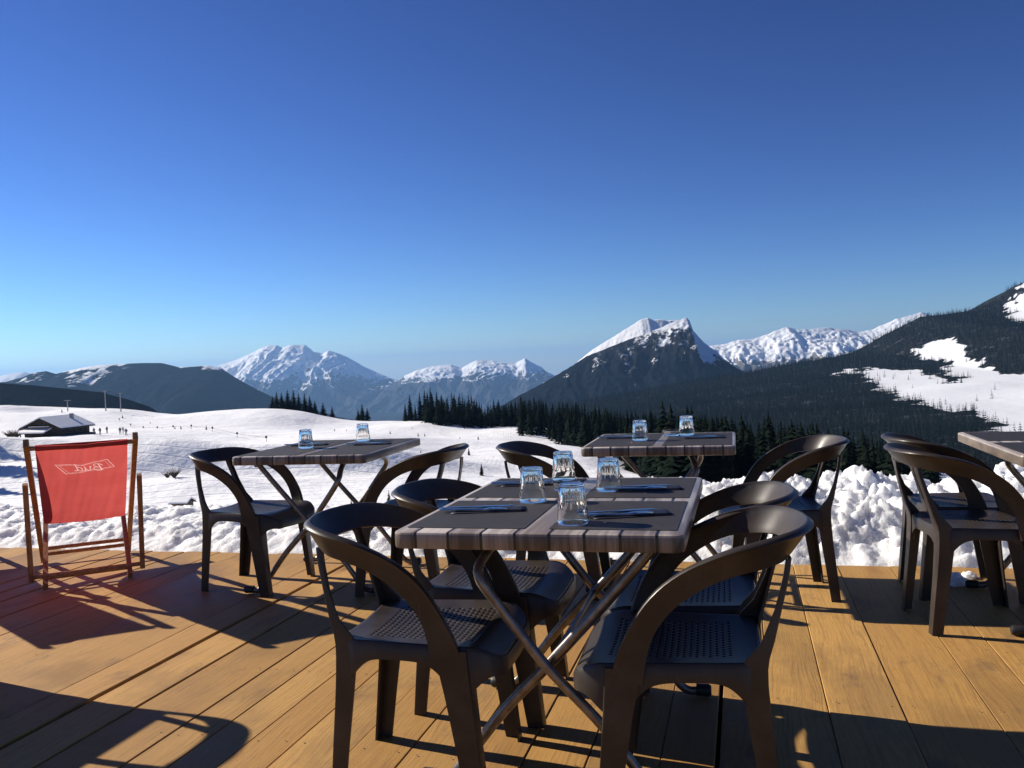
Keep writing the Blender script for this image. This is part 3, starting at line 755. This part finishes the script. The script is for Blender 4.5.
# ------------------------------------------------------------------ tables
def rounded_rect(w, l, r, n=5):
    pts = []
    for cx,cy,a0 in ((w/2-r,l/2-r,0),(-w/2+r,l/2-r,90),(-w/2+r,-l/2+r,180),(w/2-r,-l/2+r,270)):
        for k in range(n+1):
            a = R(a0+90*k/n); pts.append((cx+r*math.cos(a), cy+r*math.sin(a)))
    return pts
def slab(w, l, r, z0, z1, bev):
    layers = [(z0,0),(z0,bev),(z0+bev,0),(z1-bev,0),(z1-bev*.3,bev*.3),(z1,bev)]
    layers = [(z0,bev),(z0+bev*.3,bev*.3),(z0+bev,0),(z1-bev,0),(z1-bev*.3,bev*.3),(z1,bev)]
    V = []; F = []
    for z,i in layers: V += [(x,y,z) for x,y in rounded_rect(w-2*i,l-2*i,max(.002,r-i))]
    k = len(V)//len(layers)
    for a in range(len(layers)-1):
        for j in range(k): F.append((a*k+j,a*k+(j+1)%k,(a+1)*k+(j+1)%k,(a+1)*k+j))
    F.append(tuple(range(k))[::-1]); F.append(tuple((len(layers)-1)*k+j for j in range(k)))
    return V, F
def table(x, y, rz, w, l, label, group='folding tables on the deck', flip=1):
    t = empty('folding_table', (x,y,0.001), R(rz)); tag(t, label, 'table', group)
    V,F = slab(w,l,.028,.695,.74,.007); tt_ = auto_smooth(mesh('tabletop', V, F, TOP, t), 35); tt_.data.materials.append(TOPEDGE)
    for f_ in tt_.data.polygons:
        if f_.normal.z < .3: f_.material_index = 1  # edge faces coloured darker than the top, in place of shade
    lx, ly = .30*w/.75, .375*l/1.02
    f = flip
    # frame with elbows (tops fold towards the middle) crossing a straight frame
    for sy in (1,-1):
        for kind in (0,1):
            s = f if kind == 0 else -f
            yy = sy*(ly - (.017 if kind else -.017))
            mb = MB()
            if kind == 0:
                pts = smooth_path([(s*(lx+.055),yy,.020),(s*lx,yy,.022),(s*(lx-.05),yy,.075),(s*lx*.45,yy,.22),(0,yy,.36),(-s*lx*.42,yy,.52),(-s*lx*.60,yy,.60),(-s*lx*.58,yy*.86,.645),(-s*lx*.50,yy*.55,.680)], 40)
            else:
                pts = smooth_path([(s*(lx+.055),yy,.020),(s*lx,yy,.022),(s*(lx-.05),yy,.075),(s*lx*.45,yy,.22),(0,yy,.36),(-s*lx*.55,yy,.54),(-s*lx*.98,yy,.688)], 36)
            mb.tube(pts, .0150, 10, ry=.0115)
            leg = auto_smooth(mb.build('leg', METAL, t), 50)
            cb = MB(); cb.tube([(s*(lx+.035),yy,.0225),(s*(lx+.075),yy,.0225),(s*(lx+.085),yy,.0225)], lambda i:(.0205,.0215,.016)[i], 12)
            auto_smooth(cb.build('foot_cap', RUBBER, leg), 50)
    for kind in (0,1):
        s = f if kind == 0 else -f; xx = -s*lx*(.50 if kind == 0 else .98); yb = ly*(.55 if kind == 0 else 1.02)
        mb = MB(); mb.tube([(xx,-yb,.683),(xx,yb,.683)], .0115, 10); auto_smooth(mb.build('top_bar', METAL, t), 50)
    mb = MB(); mb.tube([(0,-ly,.36),(0,ly,.36)], .009, 10); auto_smooth(mb.build('pivot_rod', METAL, t), 50)
    return t
T1 = (.165, 2.640, -15.0); T2 = (-1.020, 4.83, -12.0); T3 = (.775, 4.49, -14.5); T4 = (2.42, 3.66, -15.0)
table(*T1, .755, 1.02, 'largest folding table with four place settings and four upturned tumblers')
table(*T2, .74, .92, 'folding table beside the red deckchair with two tumblers', flip=-1)
table(*T3, .74, .76, 'small square folding table at the back in front of the dark wood', flip=-1)
table(*T4, .75, 1.02, 'folding table cut by the right edge with a sunlit pale edge')

def at(T, q, p, z=.74):
    a = R(T[2]); return Vector((T[0]+q*math.cos(a)-p*math.sin(a), T[1]+q*math.sin(a)+p*math.cos(a), z))

# placemats, napkins, cutlery, tumblers
def outward(o):
    import bmesh
    bm = bmesh.new(); bm.from_mesh(o.data); bmesh.ops.recalc_face_normals(bm, faces=bm.faces); bm.to_mesh(o.data); bm.free(); return o
def mat_proto(w, l):
    V,F = slab(w,l,.006,0,.0022,.0006); o = mesh('placemat', V, F, MATM); return o
def napkin_proto():
    # folded paper napkin: two leaves, the upper one lifting in a low ridge
    V = []; F = []; nx, ny = 14, 8; Lx, Ly = .215, .095
    for k,(z0,amp,sh) in enumerate(((.0008,.0012,0.0),(.0026,.0052,.006))):
        b = len(V)
        for j in range(ny+1):
            for i in range(nx+1):
                u,v = i/nx, j/ny
                z = z0 + amp*math.sin(PI*v)**1.5*(.35+.65*u) + .0012*math.sin(9*u+3*v)*(1 if k else .3)
                V.append(((u-.5)*Lx*(1-.12*k*v), (v-.5)*Ly*(1-.35*k*(1-u)) + sh, z))
        for j in range(ny):
            for i in range(nx): a = b+j*(nx+1)+i; F.append((a,a+1,a+nx+2,a+nx+1))
    o = mesh('napkin', V, F, NAPKIN, None, True); s = o.modifiers.new('t','SOLIDIFY'); s.thickness = .0012; s.offset = 0; return o
def flat_outline(name, pts, prof, mat, th=.0022):
    """pts: (x, halfwidth); prof(x) -> z. A blade with thickness"""
    V = []; F = []
    for x,w in pts:
        z = prof(x); V += [(x,-w,z),(x,w,z),(x,w*.8,z+th),(x,-w*.8,z+th)]
    n = len(pts)
    for i in range(n-1):
        for j in range(4): F.append((i*4+j,i*4+(j+1)%4,(i+1)*4+(j+1)%4,(i+1)*4+j))
    F.append((3,2,1,0)); F.append(tuple((n-1)*4+j for j in range(4)))
    return V, F
def knife_proto():
    V,F = flat_outline('k', [(-.11,.004),(-.10,.0075),(-.06,.0068),(-.02,.0052),(-.012,.0050),(0,.0085),(.05,.0095),(.09,.0085),(.108,.004),(.111,.001)], lambda x: .0006, STEEL)
    return mesh('knife', V, F, STEEL, None)
def fork_proto():
    prof = lambda x: .0006 + .006*max(0,(x-.03)/.07)*(1-max(0,(x-.03)/.085))*2
    mb = MB()
    mb.add(*flat_outline('f', [(-.10,.003),(-.095,.0068),(-.06,.0058),(0,.0032),(.03,.0034),(.045,.010),(.058,.0115)], prof, STEEL))
    for k in range(4):
        y = -.0087+.0058*k; V,F = flat_outline('t', [(.056,.0019),(.08,.0017),(.101,.0010)], prof, STEEL); mb.add([(a,b+y,c) for a,b,c in V], F)
    return mb.build('fork', STEEL)
def tumbler_proto():
    H_ = .104; R0, R1 = .0430, .0335
    prof = []; wall = .0022
    zs = [0,.003,.012,.024,.034,.038,.044,.060,.076,.090,.098,.102,.104]
    outer = [(R0-(R0-R1)*z/H_ - (.0012 if z in (0,.104) else 0) - (.0006 if z == .038 else 0), z) for z in zs]
    outer[-1] = (R1*.93, .104)
    prof = [(R0-wall*.6,.0)] + outer + [(.012,.1035),(.0006,.1030)]
    inner = [(.0006,.0972),(.022,.0970),(R1-.0042,.0950),(R1-.0030,.090)] + [(R0-(R0-R1)*z/H_-wall, z) for z in (.07,.05,.038,.025,.01,.002)]
    full = prof + inner; lo, hi = .040, .097
    def rm(i, a, r):
        z = full[i][1]
        if i < len(prof) and lo < z < hi and r > .02: return r*(1 - .085*abs(math.sin(a*6))**.7 )
        return r
    mb = MB().lathe(full, 96, rm, closed=False)
    # close the ring at the mouth
    m = len(full); mb.F += [((m-1)*96+j,(m-1)*96+(j+1)%96,(j+1)%96,j) for j in range(96)]
    o = mb.build('tumbler', GLASS); outward(o); auto_smooth(o, 28); return o
def ashtray_proto():
    prof = [(.030,0),(.040,.001),(.0455,.012),(.047,.028),(.0455,.030),(.043,.0285),(.041,.014),(.036,.008),(.0006,.008)]
    full = prof + [(.0006,.001)]
    mb = MB().lathe(full, 48); m = len(full); mb.F += [((m-1)*48+j,(m-1)*48+(j+1)%48,(j+1)%48,j) for j in range(48)]
    return auto_smooth(outward(mb.build('ashtray', GLASS)), 40)
used = {}
def put(kind, proto, T, q, p, rz, label, cat, group, z=.7405, flip=False):
    if kind not in used: used[kind] = proto(); o = used[kind]
    else: o = used[kind].copy(); COL.objects.link(o)
    o.location = at(T, q, p, z); o.rotation_euler = (0,0,R(T[2]+rz)); tag(o, label, cat, group); return o

w1, l1 = .325, .435
for q,p,w in ((-.194,-.236,'near left'),(.194,-.236,'near right'),(-.194,.262,'far left'),(.194,.262,'far right')):
    put('mat1', lambda: mat_proto(w1,l1), T1, q, p, 0, f'dark woven placemat at the {w} place of the largest table', 'placemat', 'placemats on the tables')
for T,tn in ((T2,'small left table'),(T3,'small back table')):
    ln = .85 if T is T2 else .68
    for q,w in ((-.188,'left'),(.188,'right')):
        put('mat'+tn, lambda: mat_proto(.330,ln), T, q, .0, 0, f'dark woven placemat on the {w} half of the {tn}', 'placemat', 'placemats on the tables')
put('mat1', None, T4, -.188, .262, 0, 'dark woven placemat on the table cut by the right edge, farther one', 'placemat', 'placemats on the tables')
put('mat1', None, T4, -.188, -.245, 0, 'dark woven placemat on the table cut by the right edge, nearer one', 'placemat', 'placemats on the tables')

def setting(T, q, p, a, who):
    put('napkin', napkin_proto, T, q, p, a, f'folded dark navy napkin at the {who}', 'napkin', 'napkins on the tables', .7432)
    ca, sa = math.cos(R(a)), math.sin(R(a))
    def off(u,v): return q+u*ca-v*sa, p+u*sa+v*ca
    k = off(-.035,.014); f = off(-.045,-.022)
    z = .7432
    o = put('knife', knife_proto, T, k[0], k[1], a+4, f'steel knife on the napkin at the {who}', 'knife', 'knives on the tables', z+.0074); o.rotation_euler.y = R(.8)
    o = put('fork', fork_proto, T, f[0], f[1], a-5, f'steel fork on the napkin at the {who}', 'fork', 'forks on the tables', z+.0062); o.rotation_euler.y = R(.8)
setting(T1, -.205, -.190, 14, 'near left place of the largest table')
setting(T1, .215, -.245, 20, 'near right place of the largest table')
setting(T1, -.200, .330, 12, 'far left place of the largest table')
setting(T1, .215, .215, 14, 'far right place of the largest table')
setting(T2, -.19, .10, 12, 'left place of the small left table')
setting(T2, .20, .08, 12, 'right place of the small left table')
setting(T3, -.21, .10, 10, 'left place of the small back table')
setting(T3, .21, .02, 10, 'right place of the small back table')
GT = 'upturned clear tumblers on the tables'
for T,q,p,l in ((T1,.080,-.372,'nearest upturned tumbler at the front edge of the largest table'),
                (T1,-.112,-.03,'upturned tumbler on the left half of the largest table, near its middle'),
                (T1,.092,.19,'upturned tumbler on the right half of the largest table'),
                (T1,-.105,.42,'farthest upturned tumbler on the largest table, at its back edge'),
                (T2,-.13,-.07,'left upturned tumbler on the small table beside the deckchair'),
                (T2,.06,.30,'right upturned tumbler on the small table beside the deckchair'),
                (T3,-.11,-.06,'left upturned tumbler on the small back table'),
                (T3,.115,.19,'right upturned tumbler on the small back table')):
    put('tumbler', tumbler_proto, T, q, p, random.uniform(0,60), l, 'glass', GT, .7436 if T is not T1 else .7432)
put('ashtray', ashtray_proto, T1, -.05, .20, 0, 'low clear glass ashtray between the tumblers of the largest table', 'ashtray', 'glass ashtrays', .7412)
put('ashtray', None, T3, .03, .20, 0, 'low clear glass ashtray beside the right tumbler of the small back table', 'ashtray', 'glass ashtrays', .7412)

# ------------------------------------------------------------------ deckchair
def deckchair(x, y, face, label, group='red canvas deckchairs'):
    """local: X = right seen from behind, Y = front"""
    d = empty('deckchair', (x,y,.001), R(face)); tag(d, label, 'deckchair', group)
    def rail(a, b, w=.026, t=.040):
        a = Vector(a); b = Vector(b)
        return MB().sweep([a,b], lambda i:[(-t/2,-w/2),(t/2,-w/2),(t/2,w/2),(-t/2,w/2)], lambda i,tt: Vector((0,1,1)))
    WO, WI, WP = .252, .218, .286
    Ztop, Ftop, Ff = .868, -.56, .82
    def on_main(f): return Ztop*(Ff-f)/(Ff-Ftop)
    for s in (1,-1):
        rail((s*WO,Ff,.02),(s*WO,Ftop,Ztop)).build('back_rail', CHAIRWOOD, d)
        rail((s*WI,-.02,.02),(s*WI,.80,.44)).build('seat_rail', CHAIRWOOD, d)
        rail((s*WP,-.13,on_main(-.13)+.02),(s*WP,.0,.055)).build('prop', CHAIRWOOD, d)
    def bar(f,z,hw,r=.012): return MB().tube([(-hw,f,z),(hw,f,z)], r, 10)
    for f,z,hw in ((Ftop+.028,Ztop-.032,WO),(Ff-.035,.062,WO),(.785,.43,WI),(.05,.056,WI),(.0,.078,WP),(.62,on_main(.62),WO)):
        auto_smooth(bar(f,z,hw).build('crossbar', CHAIRWOOD, d), 50)
    # canvas
    prof = smooth_path([(Ftop+.012,.852),(Ftop+.09,.775),(-.30,.635),(-.10,.49),(.08,.385),(.25,.335),(.45,.345),(.65,.395),(.785,.443)], 40)
    prof = [Vector((p[0],p[1],0)) for p in prof]
    hw = .214; nx = 190
    arc = [0.0]
    for k in range(len(prof)-1): arc.append(arc[-1]+(prof[k+1]-prof[k]).length)
    rows = np.concatenate([np.linspace(0,.09,8)[:-1], np.linspace(.09,.31,100)[:-1], np.linspace(.31,arc[-1],34)])
    pf = np.interp(rows, arc, [p.x for p in prof]); pz = np.interp(rows, arc, [p.y for p in prof])
    # emblem strokes in cloth coordinates, as read from the front: (a towards the sitter's right, b down)
    segs = []
    def stroke(pts, w):
        for p0,p1 in zip(pts[:-1],pts[1:]): segs.append((p0,p1,w))
    def curve(pts, w): stroke([(p.x,p.y) for p in smooth_path([(a_,b_,0) for a_,b_ in pts], len(pts)*5)], w)
    cx, cy = -.010, .200
    fr_ = [(.140,-.042),(.012,-.026),(-.105,-.056),(-.140,.020),(-.022,.034),(.092,.052),(.140,-.042)]
    stroke([(cx+a_,cy+b_) for a_,b_ in fr_], .0027)
    stroke([(cx+a_*.88,cy+b_*.80) for a_,b_ in fr_], .0011)
    def T(x, y): return (cx + x*1.12 + .22*y, cy + .004 - y*1.2 - .10*x)      # slanted, climbing baseline
    def C(pts, w): curve([T(*p) for p in pts], w)
    # B
    C([(-.066,-.022),(-.064,0),(-.060,.024)], .0050); C([(-.076,.016),(-.066,.026),(-.048,.026),(-.038,.017),(-.046,.006),(-.058,.002)], .0036); C([(-.058,.002),(-.042,.001),(-.034,-.009),(-.042,-.021),(-.060,-.023),(-.072,-.019)], .0040)
    # u
    C([(-.026,.004),(-.021,.009),(-.020,-.004),(-.018,-.017),(-.010,-.021),(-.002,-.014),(.001,-.002)], .0038); C([(.002,.009),(.001,-.006),(.003,-.018),(.010,-.020)], .0038)
    # d
    C([(.034,.004),(.026,.009),(.018,.003),(.015,-.010),(.020,-.020),(.029,-.018),(.035,-.006)], .0038); C([(.038,.028),(.036,.008),(.036,-.012),(.040,-.021),(.048,-.018)], .0044)
    V = []; F = []; ink = []
    A0 = np.array([q_[0] for q_ in segs]); A1 = np.array([q_[1] for q_ in segs]); Wd = np.array([q_[2] for q_ in segs])
    for j in range(len(rows)):
        for i in range(nx+1):
            u = -1+2*i/nx; wr = .0035*noise.noise((u*2.6+x*3, rows[j]*3.0, 1.0)) + .0022*noise.noise((u*7+rows[j]*4, rows[j]*2.5, 7.0))
            V.append((u*hw, pf[j]-.0072*(1-u*u)+wr*.8, pz[j]-.010*(1-u*u)+wr))
            aa, bb = u*hw, rows[j]
            if .10 < bb < .30:
                P_ = np.array((-aa,bb)); dv = A1-A0; tt = np.clip(((P_-A0)*dv).sum(1)/((dv*dv).sum(1)+1e-12),0,1)
                ds = np.hypot(*(A0+dv*tt[:,None]-P_).T) - Wd*.5
                ink.append(float(np.clip(.5-ds.min()/.0016,0,1)))
            else: ink.append(0.0)
    for j in range(len(rows)-1):
        for i in range(nx): a = j*(nx+1)+i; F.append((a,a+1,a+nx+2,a+nx+1))
    c = mesh('canvas', V, F, CANVAS, d, True, attr=('ink', ink))
    # hem wrapped round the top bar
    hb = MB().tube([(-hw,Ftop+.028,Ztop-.032),(hw,Ftop+.028,Ztop-.032)], .0155, 12); auto_smooth(hb.build('hem', CANVAS, d), 60)
    return d
deckchair(-2.475, 4.915, 27, 'red canvas deckchair with wooden frame seen from behind, printed with a white emblem')

deckchair(-3.50, 5.04, 27, 'second red canvas deckchair, out of frame at left, its reddish shadow reaching the deck')

# furniture standing just outside the frame; its shadows fall into view
chair(-2.41, 3.26, 166, 'dark brown plastic armchair out of frame, its arched shadow on the deck at lower left', GC)
T5 = (-2.90, 3.15, -15.0)
table(*T5, .75, 1.02, 'folding table just out of frame whose shadow falls across the lower left deck')

# snow crumbs on the deck
def lump(name, loc, r, seed, label):
    V = []; F = []; nu, nv = 22, 12
    for j in range(nv+1):
        for i in range(nu):
            a = 2*PI*i/nu; b = PI/2*j/nv
            v = Vector((math.cos(a)*math.cos(b), math.sin(a)*math.cos(b), math.sin(b)*.8))
            k = 1 + .38*noise.fractal(v*2.3+Vector((seed,0,0)),.8,2.1,4)
            V.append(v*r*k if j else Vector((v.x*r*k,v.y*r*k,0)))
    for j in range(nv):
        for i in range(nu): F.append((j*nu+i,j*nu+(i+1)%nu,(j+1)*nu+(i+1)%nu,(j+1)*nu+i))
    o = mesh(name, V, F, SNOW, None, True); o.location = loc; tag(o, label, 'snow clump', 'snow lumps fallen on the deck'); return o
lump('snow_clump', (2.13,4.20,.002), .060, 3, 'white snow clump on the deck beside the right table foot')
lump('snow_clump', (2.26,4.30,.002), .035, 8, 'smaller snow lump behind the foot of the right table')

# ------------------------------------------------------------------ chalet, hut, poles
def prism_roof(mb, w, l, z0, rise, over, th):
    """gable along Y; w across X"""
    hw = w/2+over; hl = l/2+over; zz = z0 - rise*over/(w/2)
    for s in (1,-1):
        V = [(0,-hl,z0+rise),(0,hl,z0+rise),(s*hw,hl,zz),(s*hw,-hl,zz)]
        V += [(x,y,z+th) for x,y,z in V]
        F = [(0,1,2,3),(7,6,5,4),(0,4,5,1),(1,5,6,2),(2,6,7,3),(3,7,4,0)]
        mb.add(V,F)
    return mb
def chalet(x, y, rz):
    z = ground(x,y); c = empty('mountain_chalet', (x,y,z-.3), R(rz)); c.scale = (.9,.9,.9); tag(c, 'dark timber mountain chalet with a snow covered roof, far across the snowfield', 'chalet')
    w,l,hh,rise = 11.0,11.5,2.9,2.4
    mb = MB(); V = []
    for yy in (-l/2,l/2): V += [(-w/2,yy,-1),(w/2,yy,-1),(w/2,yy,hh),(0,yy,hh+rise),(-w/2,yy,hh)]
    mb.add(V,[(0,1,2,3,4),(9,8,7,6,5),(0,5,6,1),(1,6,7,2),(2,7,8,3),(3,8,9,4),(4,9,5,0)])
    mb.build('wall', BARN, c)
    prism_roof(MB(), w,l,hh+.04,rise,1.1,.22).build('roof', BARN, c)
    s = prism_roof(MB(), w,l,hh+.30,rise,.95,.32).build('roof_snow', SNOW, c)
    p = MB(); V = [(-w/2+.8,-l/2-3.2,1.55),(w/2-2.5,-l/2-3.2,1.55),(w/2-2.5,-l/2-.1,2.5),(-w/2+.8,-l/2-.1,2.5)]; V += [(a,b,e+.18) for a,b,e in V]
    p.add(V,[(0,1,2,3),(7,6,5,4),(0,4,5,1),(1,5,6,2),(2,6,7,3),(3,7,4,0)]); pr = p.build('porch_roof', BARN, c)
    p = MB(); V = [(a,b,e+.19) for a,b,e in V[:4]]; V += [(a,b,e+.35) for a,b,e in V[:4]]; p.add(V,[(0,1,2,3),(7,6,5,4),(0,4,5,1),(1,5,6,2),(2,6,7,3),(3,7,4,0)]); p.build('porch_snow', SNOW, pr)
    for px_ in (-4.2,-1,2.4): MB().box((px_,-l/2-3.0,.4),(.2,.2,2.3)).build('porch_post', BARN, c)
    b = MB().box((-.4,-l/2-.5,3.05),(6.2,1.0,.35)); b.build('balcony', PALEWOOD, c)
    MB().box((-.4,-l/2-.55,3.33),(6.0,.8,.16)).build('balcony_snow', SNOW, c)
    for k in range(5):
        f = MB().box((w/2+.04,-4.6+2.2*k,1.7),(.10,1.25,1.15)).build('window', PALEWOOD, c); MB().box((w/2+.10,-4.6+2.2*k,1.7),(.04,1.0,.9)).build('pane', WINDOW, f)
    f = MB().box((0,-l/2-.05,4.05),(1.5,.1,.7)).build('window', PALEWOOD, c); MB().box((0,-l/2-.11,4.05),(1.25,.04,.5)).build('pane', WINDOW, f)
    MB().box((w/2+1.0,.2,.35),(1.9,11.0,.9)).build('terrace', PALEWOOD, c)
    MB().box((2.2,3.0,hh+rise+.2),(.8,.8,1.5)).build('chimney', POLE, c)
    return c
chalet(-112.5, 212, -11)
def hut(x, y, rz):
    z = ground(x,y); c = empty('wooden_hut', (x,y,z-.1), R(rz)); tag(c, 'small wooden hut with a thick snow cap on the slope below the terrace', 'hut')
    w,l,hh,rise = 1.6,2.3,1.15,.40
    mb = MB(); V = []
    for yy in (-l/2,l/2): V += [(-w/2,yy,-.6),(w/2,yy,-.6),(w/2,yy,hh),(0,yy,hh+rise),(-w/2,yy,hh)]
    mb.add(V,[(0,1,2,3,4),(9,8,7,6,5),(0,5,6,1),(1,6,7,2),(2,7,8,3),(3,8,9,4),(4,9,5,0)]); mb.build('wall', PALEWOOD, c)
    prism_roof(MB(), w,l,hh+.02,rise,.3,.08).build('roof', BARN, c); prism_roof(MB(), w,l,hh+.11,rise,.26,.24).build('roof_snow', SNOW, c)
    MB().box((w/2+.02,0,.45),(.04,.7,1.3)).build('door', BARN, c)
hut(-45.6, 117, 78)
def pylon(x, y, h, label):
    z = ground(x,y); c = empty('lift_pylon', (x,y,z-.5)); tag(c, label, 'lift pylon', 'lift pylons on the skyline')
    MB().tube([(0,0,0),(0,0,h)], lambda i:(.28,.16)[i], 10).build('mast', POLE, c)
    MB().box((0,0,h),(3.2,.25,.25)).build('crossarm', POLE, c)
    for s in (1,-1): MB().box((s*1.4,0,h-.3),(.35,1.2,.3)).build('sheave_assembly', RUBBER, c)
pylon(-187,395,9.5,'left grey lift pylon on the skyline behind the chalet'); pylon(-181,397,9.0,'right grey lift pylon on the skyline behind the chalet'); pylon(-206,398,5.5,'shorter grey mast on the skyline just behind the chalet roof')
pp = []
for k in range(9):
    t = k/8; x = -60+(-165+60)*t; y = 208+(360-208)*t; pp.append((x,y))
    z = ground(x,y); c = empty('piste_marker', (x,y,z-.2)); tag(c, 'slim piste marker post in the roped line across the snowfield', 'piste marker', 'piste markers in a roped line')
    MB().tube([(0,0,0),(0,0,1.7)], .05, 6).build('post', BARN, c)
    MB().box((.0,.0,1.35),(.5,.08,.55),bev=.02).build('board', CLOTH1, c)
rb = MB(); rb.tube([(x,y,ground(x,y)+1.0) for x,y in pp], .035, 5); tag(rb.build('rope_line', BARN), 'thin dark rope strung between the piste marker posts', 'rope')

# skiers by the chalet: one continuous skinned body each
def skier_mesh(k):
    V = [(0,0,.95),(0,0,1.2),(0,0,1.45),(0,.02,1.62),(.12,0,.9),(.14,.06,.5),(.15,0,.05),(.15,.2,.03),(-.12,0,.9),(-.14,-.02,.5),(-.15,-.1,.05),(-.15,.1,.03),(.22,0,1.4),(.34,.1,1.12),(.34,.32,1.0),(-.22,0,1.4),(-.34,.06,1.12),(-.32,.28,1.02),(0,.02,1.78)]
    Ed = [(0,1),(1,2),(2,3),(3,18),(0,4),(4,5),(5,6),(6,7),(0,8),(8,9),(9,10),(10,11),(2,12),(12,13),(13,14),(2,15),(15,16),(16,17)]
    rad = [.17,.17,.17,.06,.1,.075,.065,.05,.1,.075,.065,.05,.075,.06,.05,.075,.06,.05,.12]
    me = bpy.data.meshes.new('person'); me.from_pydata(V,Ed,[]); me.materials.append(CLOTH1)
    o = bpy.data.objects.new('person', me); COL.objects.link(o)
    md = o.modifiers.new('skin','SKIN'); md.use_smooth_shade = True
    for i,sv in enumerate(me.skin_vertices[0].data): sv.radius = (rad[i],rad[i])
    me.skin_vertices[0].data[0].use_root = True
    o.modifiers.new('sub','SUBSURF').levels = 1
    return o
P0 = skier_mesh(0)
for k,(u,y,l) in enumerate([(118,212,'person in dark ski clothes standing right of the chalet'),(121,214,'person in dark ski clothes in the pair right of the chalet'),(124,209,'person in dark ski clothes furthest right of the chalet group'),(92,206,'person in dark ski clothes by the chalet terrace'),(98,207,'person in dark ski clothes in the chalet shadow'),(105,215,'person in dark ski clothes between the chalet and the standing group')]):
    o = P0 if k == 0 else P0.copy()
    if k: COL.objects.link(o)
    x = (u-512)/860*y; o.location = (x,y,ground(x,y)-.02); o.rotation_euler = (0,0,random.random()*6.28); tag(o, l, 'person', 'skiers near the chalet')
# bare shrubs left of the chalet
def shrub(x, y, s, label):
    r = random.Random(int(x*7+y)); c = empty('shrub', (x,y,ground(x,y)-.1)); tag(c, label, 'shrub', 'dark shrubs on the snow')
    mb = MB()
    for k in range(46):
        a = r.random()*6.28; h = s*r.uniform(.5,1.1); d = s*r.uniform(.2,.9)
        mb.tube([(0,0,0),(math.cos(a)*d*.5,math.sin(a)*d*.5,h*.6),(math.cos(a)*d,math.sin(a)*d,h)], lambda i:(.05,.03,.008)[i]*s, 4)
    mb.build('twigs', BARN, c)
for u,y,s,l in [(8,205,2.2,'leftmost dark bare shrub beside the chalet'),(14,208,2.0,'dark bare shrub just left of the chalet porch'),(170,137,1.6,'dark bare shrub on the shaded bank above the hut'),(163,139,1.1,'smaller bare shrub on the shaded bank, left of its twin')]:
    shrub((u-512)/860*y, y, s, l)

# ------------------------------------------------------------------ air
def build_haze():
    m, nt, out = new_mat('haze_air')
    v = N(nt,'ShaderNodeVolumePrincipled',{'Color':rgb(.30,.57,1.0),'Density':HAZE_D,'Anisotropy':.25})
    nt.links.new(v.outputs[0], out.inputs['Volume'])
    mb = MB().box((0,18200,-40),(62000,44600,1280)); o = mb.build('haze', m); tag(o, kind='stuff')
HAZE_D = 3.8e-5
build_haze()

# ------------------------------------------------------------------ light
SUN_EL, SUN_AZ = 29.5, 26.0       # shadows fall to the right and towards the camera
sd = Vector((-math.cos(R(SUN_AZ))*math.cos(R(SUN_EL)), math.sin(R(SUN_AZ))*math.cos(R(SUN_EL)), math.sin(R(SUN_EL))))
L = bpy.data.lights.new('sun','SUN'); L.energy = 5.0; L.angle = R(.53); L.color = (1.0,.92,.80)
lo = bpy.data.objects.new('sun', L); COL.objects.link(lo); lo.rotation_euler = (-sd).to_track_quat('-Z','Y').to_euler(); lo.location = (-20,10,20)
W = bpy.data.worlds.new('World'); S.world = W; W.use_nodes = True
nt = W.node_tree; nt.nodes.clear()
sky = nt.nodes.new('ShaderNodeTexSky'); sky.sky_type = 'NISHITA'; sky.sun_disc = False
sky.sun_elevation = R(SUN_EL); sky.sun_rotation = math.atan2(sd.x, sd.y)
sky.altitude = 1600; sky.air_density = 1.0; sky.dust_density = 0.0; sky.ozone_density = 6.0
bg = nt.nodes.new('ShaderNodeBackground'); bg.inputs[1].default_value = .10
wo = nt.nodes.new('ShaderNodeOutputWorld'); 
sk = mixc(nt, 1.0, sky.outputs[0], rgb(.1,.1,.1), 'MULTIPLY')            # to display scale
ch = N(nt, 'ShaderNodeSeparateColor', {0:sk}).outputs                     # thin, deep blue winter air, paler at the horizon
sk = N(nt, 'ShaderNodeCombineColor', {k:math_n(nt,'MULTIPLY',math_n(nt,'POWER',ch[k],e),g) for k,e,g in ((0,1.593,10.5),(1,1.69,10.1),(2,1.593,9.4))}).outputs[0]
nt.links.new(sk, bg.inputs[0]); nt.links.new(bg.outputs[0], wo.inputs[0])

# ------------------------------------------------------------------ camera
cam = bpy.data.cameras.new('camera'); co = bpy.data.objects.new('camera', cam); COL.objects.link(co); S.camera = co
cam.sensor_width = 36; cam.lens = 36*860/1024; cam.clip_end = 90000; cam.clip_start = .05
roll, pitch = R(2.3), R(1.38)
fw = Vector((0,math.cos(pitch),-math.sin(pitch))); up = Vector((0,math.sin(pitch),math.cos(pitch))); rt = Vector((1,0,0))
r2 = rt*math.cos(roll)-up*math.sin(roll); u2 = up*math.cos(roll)+rt*math.sin(roll)
M = Matrix((r2,u2,-fw)).transposed().to_4x4(); M.translation = (0,0,H_EYE); co.matrix_world = M

S.view_settings.view_transform = 'Standard'; S.view_settings.look = 'None'; S.view_settings.exposure = 0.56; S.view_settings.gamma = 1.0
c = S.cycles; c.max_bounces = 10; c.transmission_bounces = 10; c.transparent_max_bounces = 12; c.volume_bounces = 0; c.caustics_refractive = True; c.caustics_reflective = False
c.sample_clamp_indirect = 6.0; c.use_denoising = True
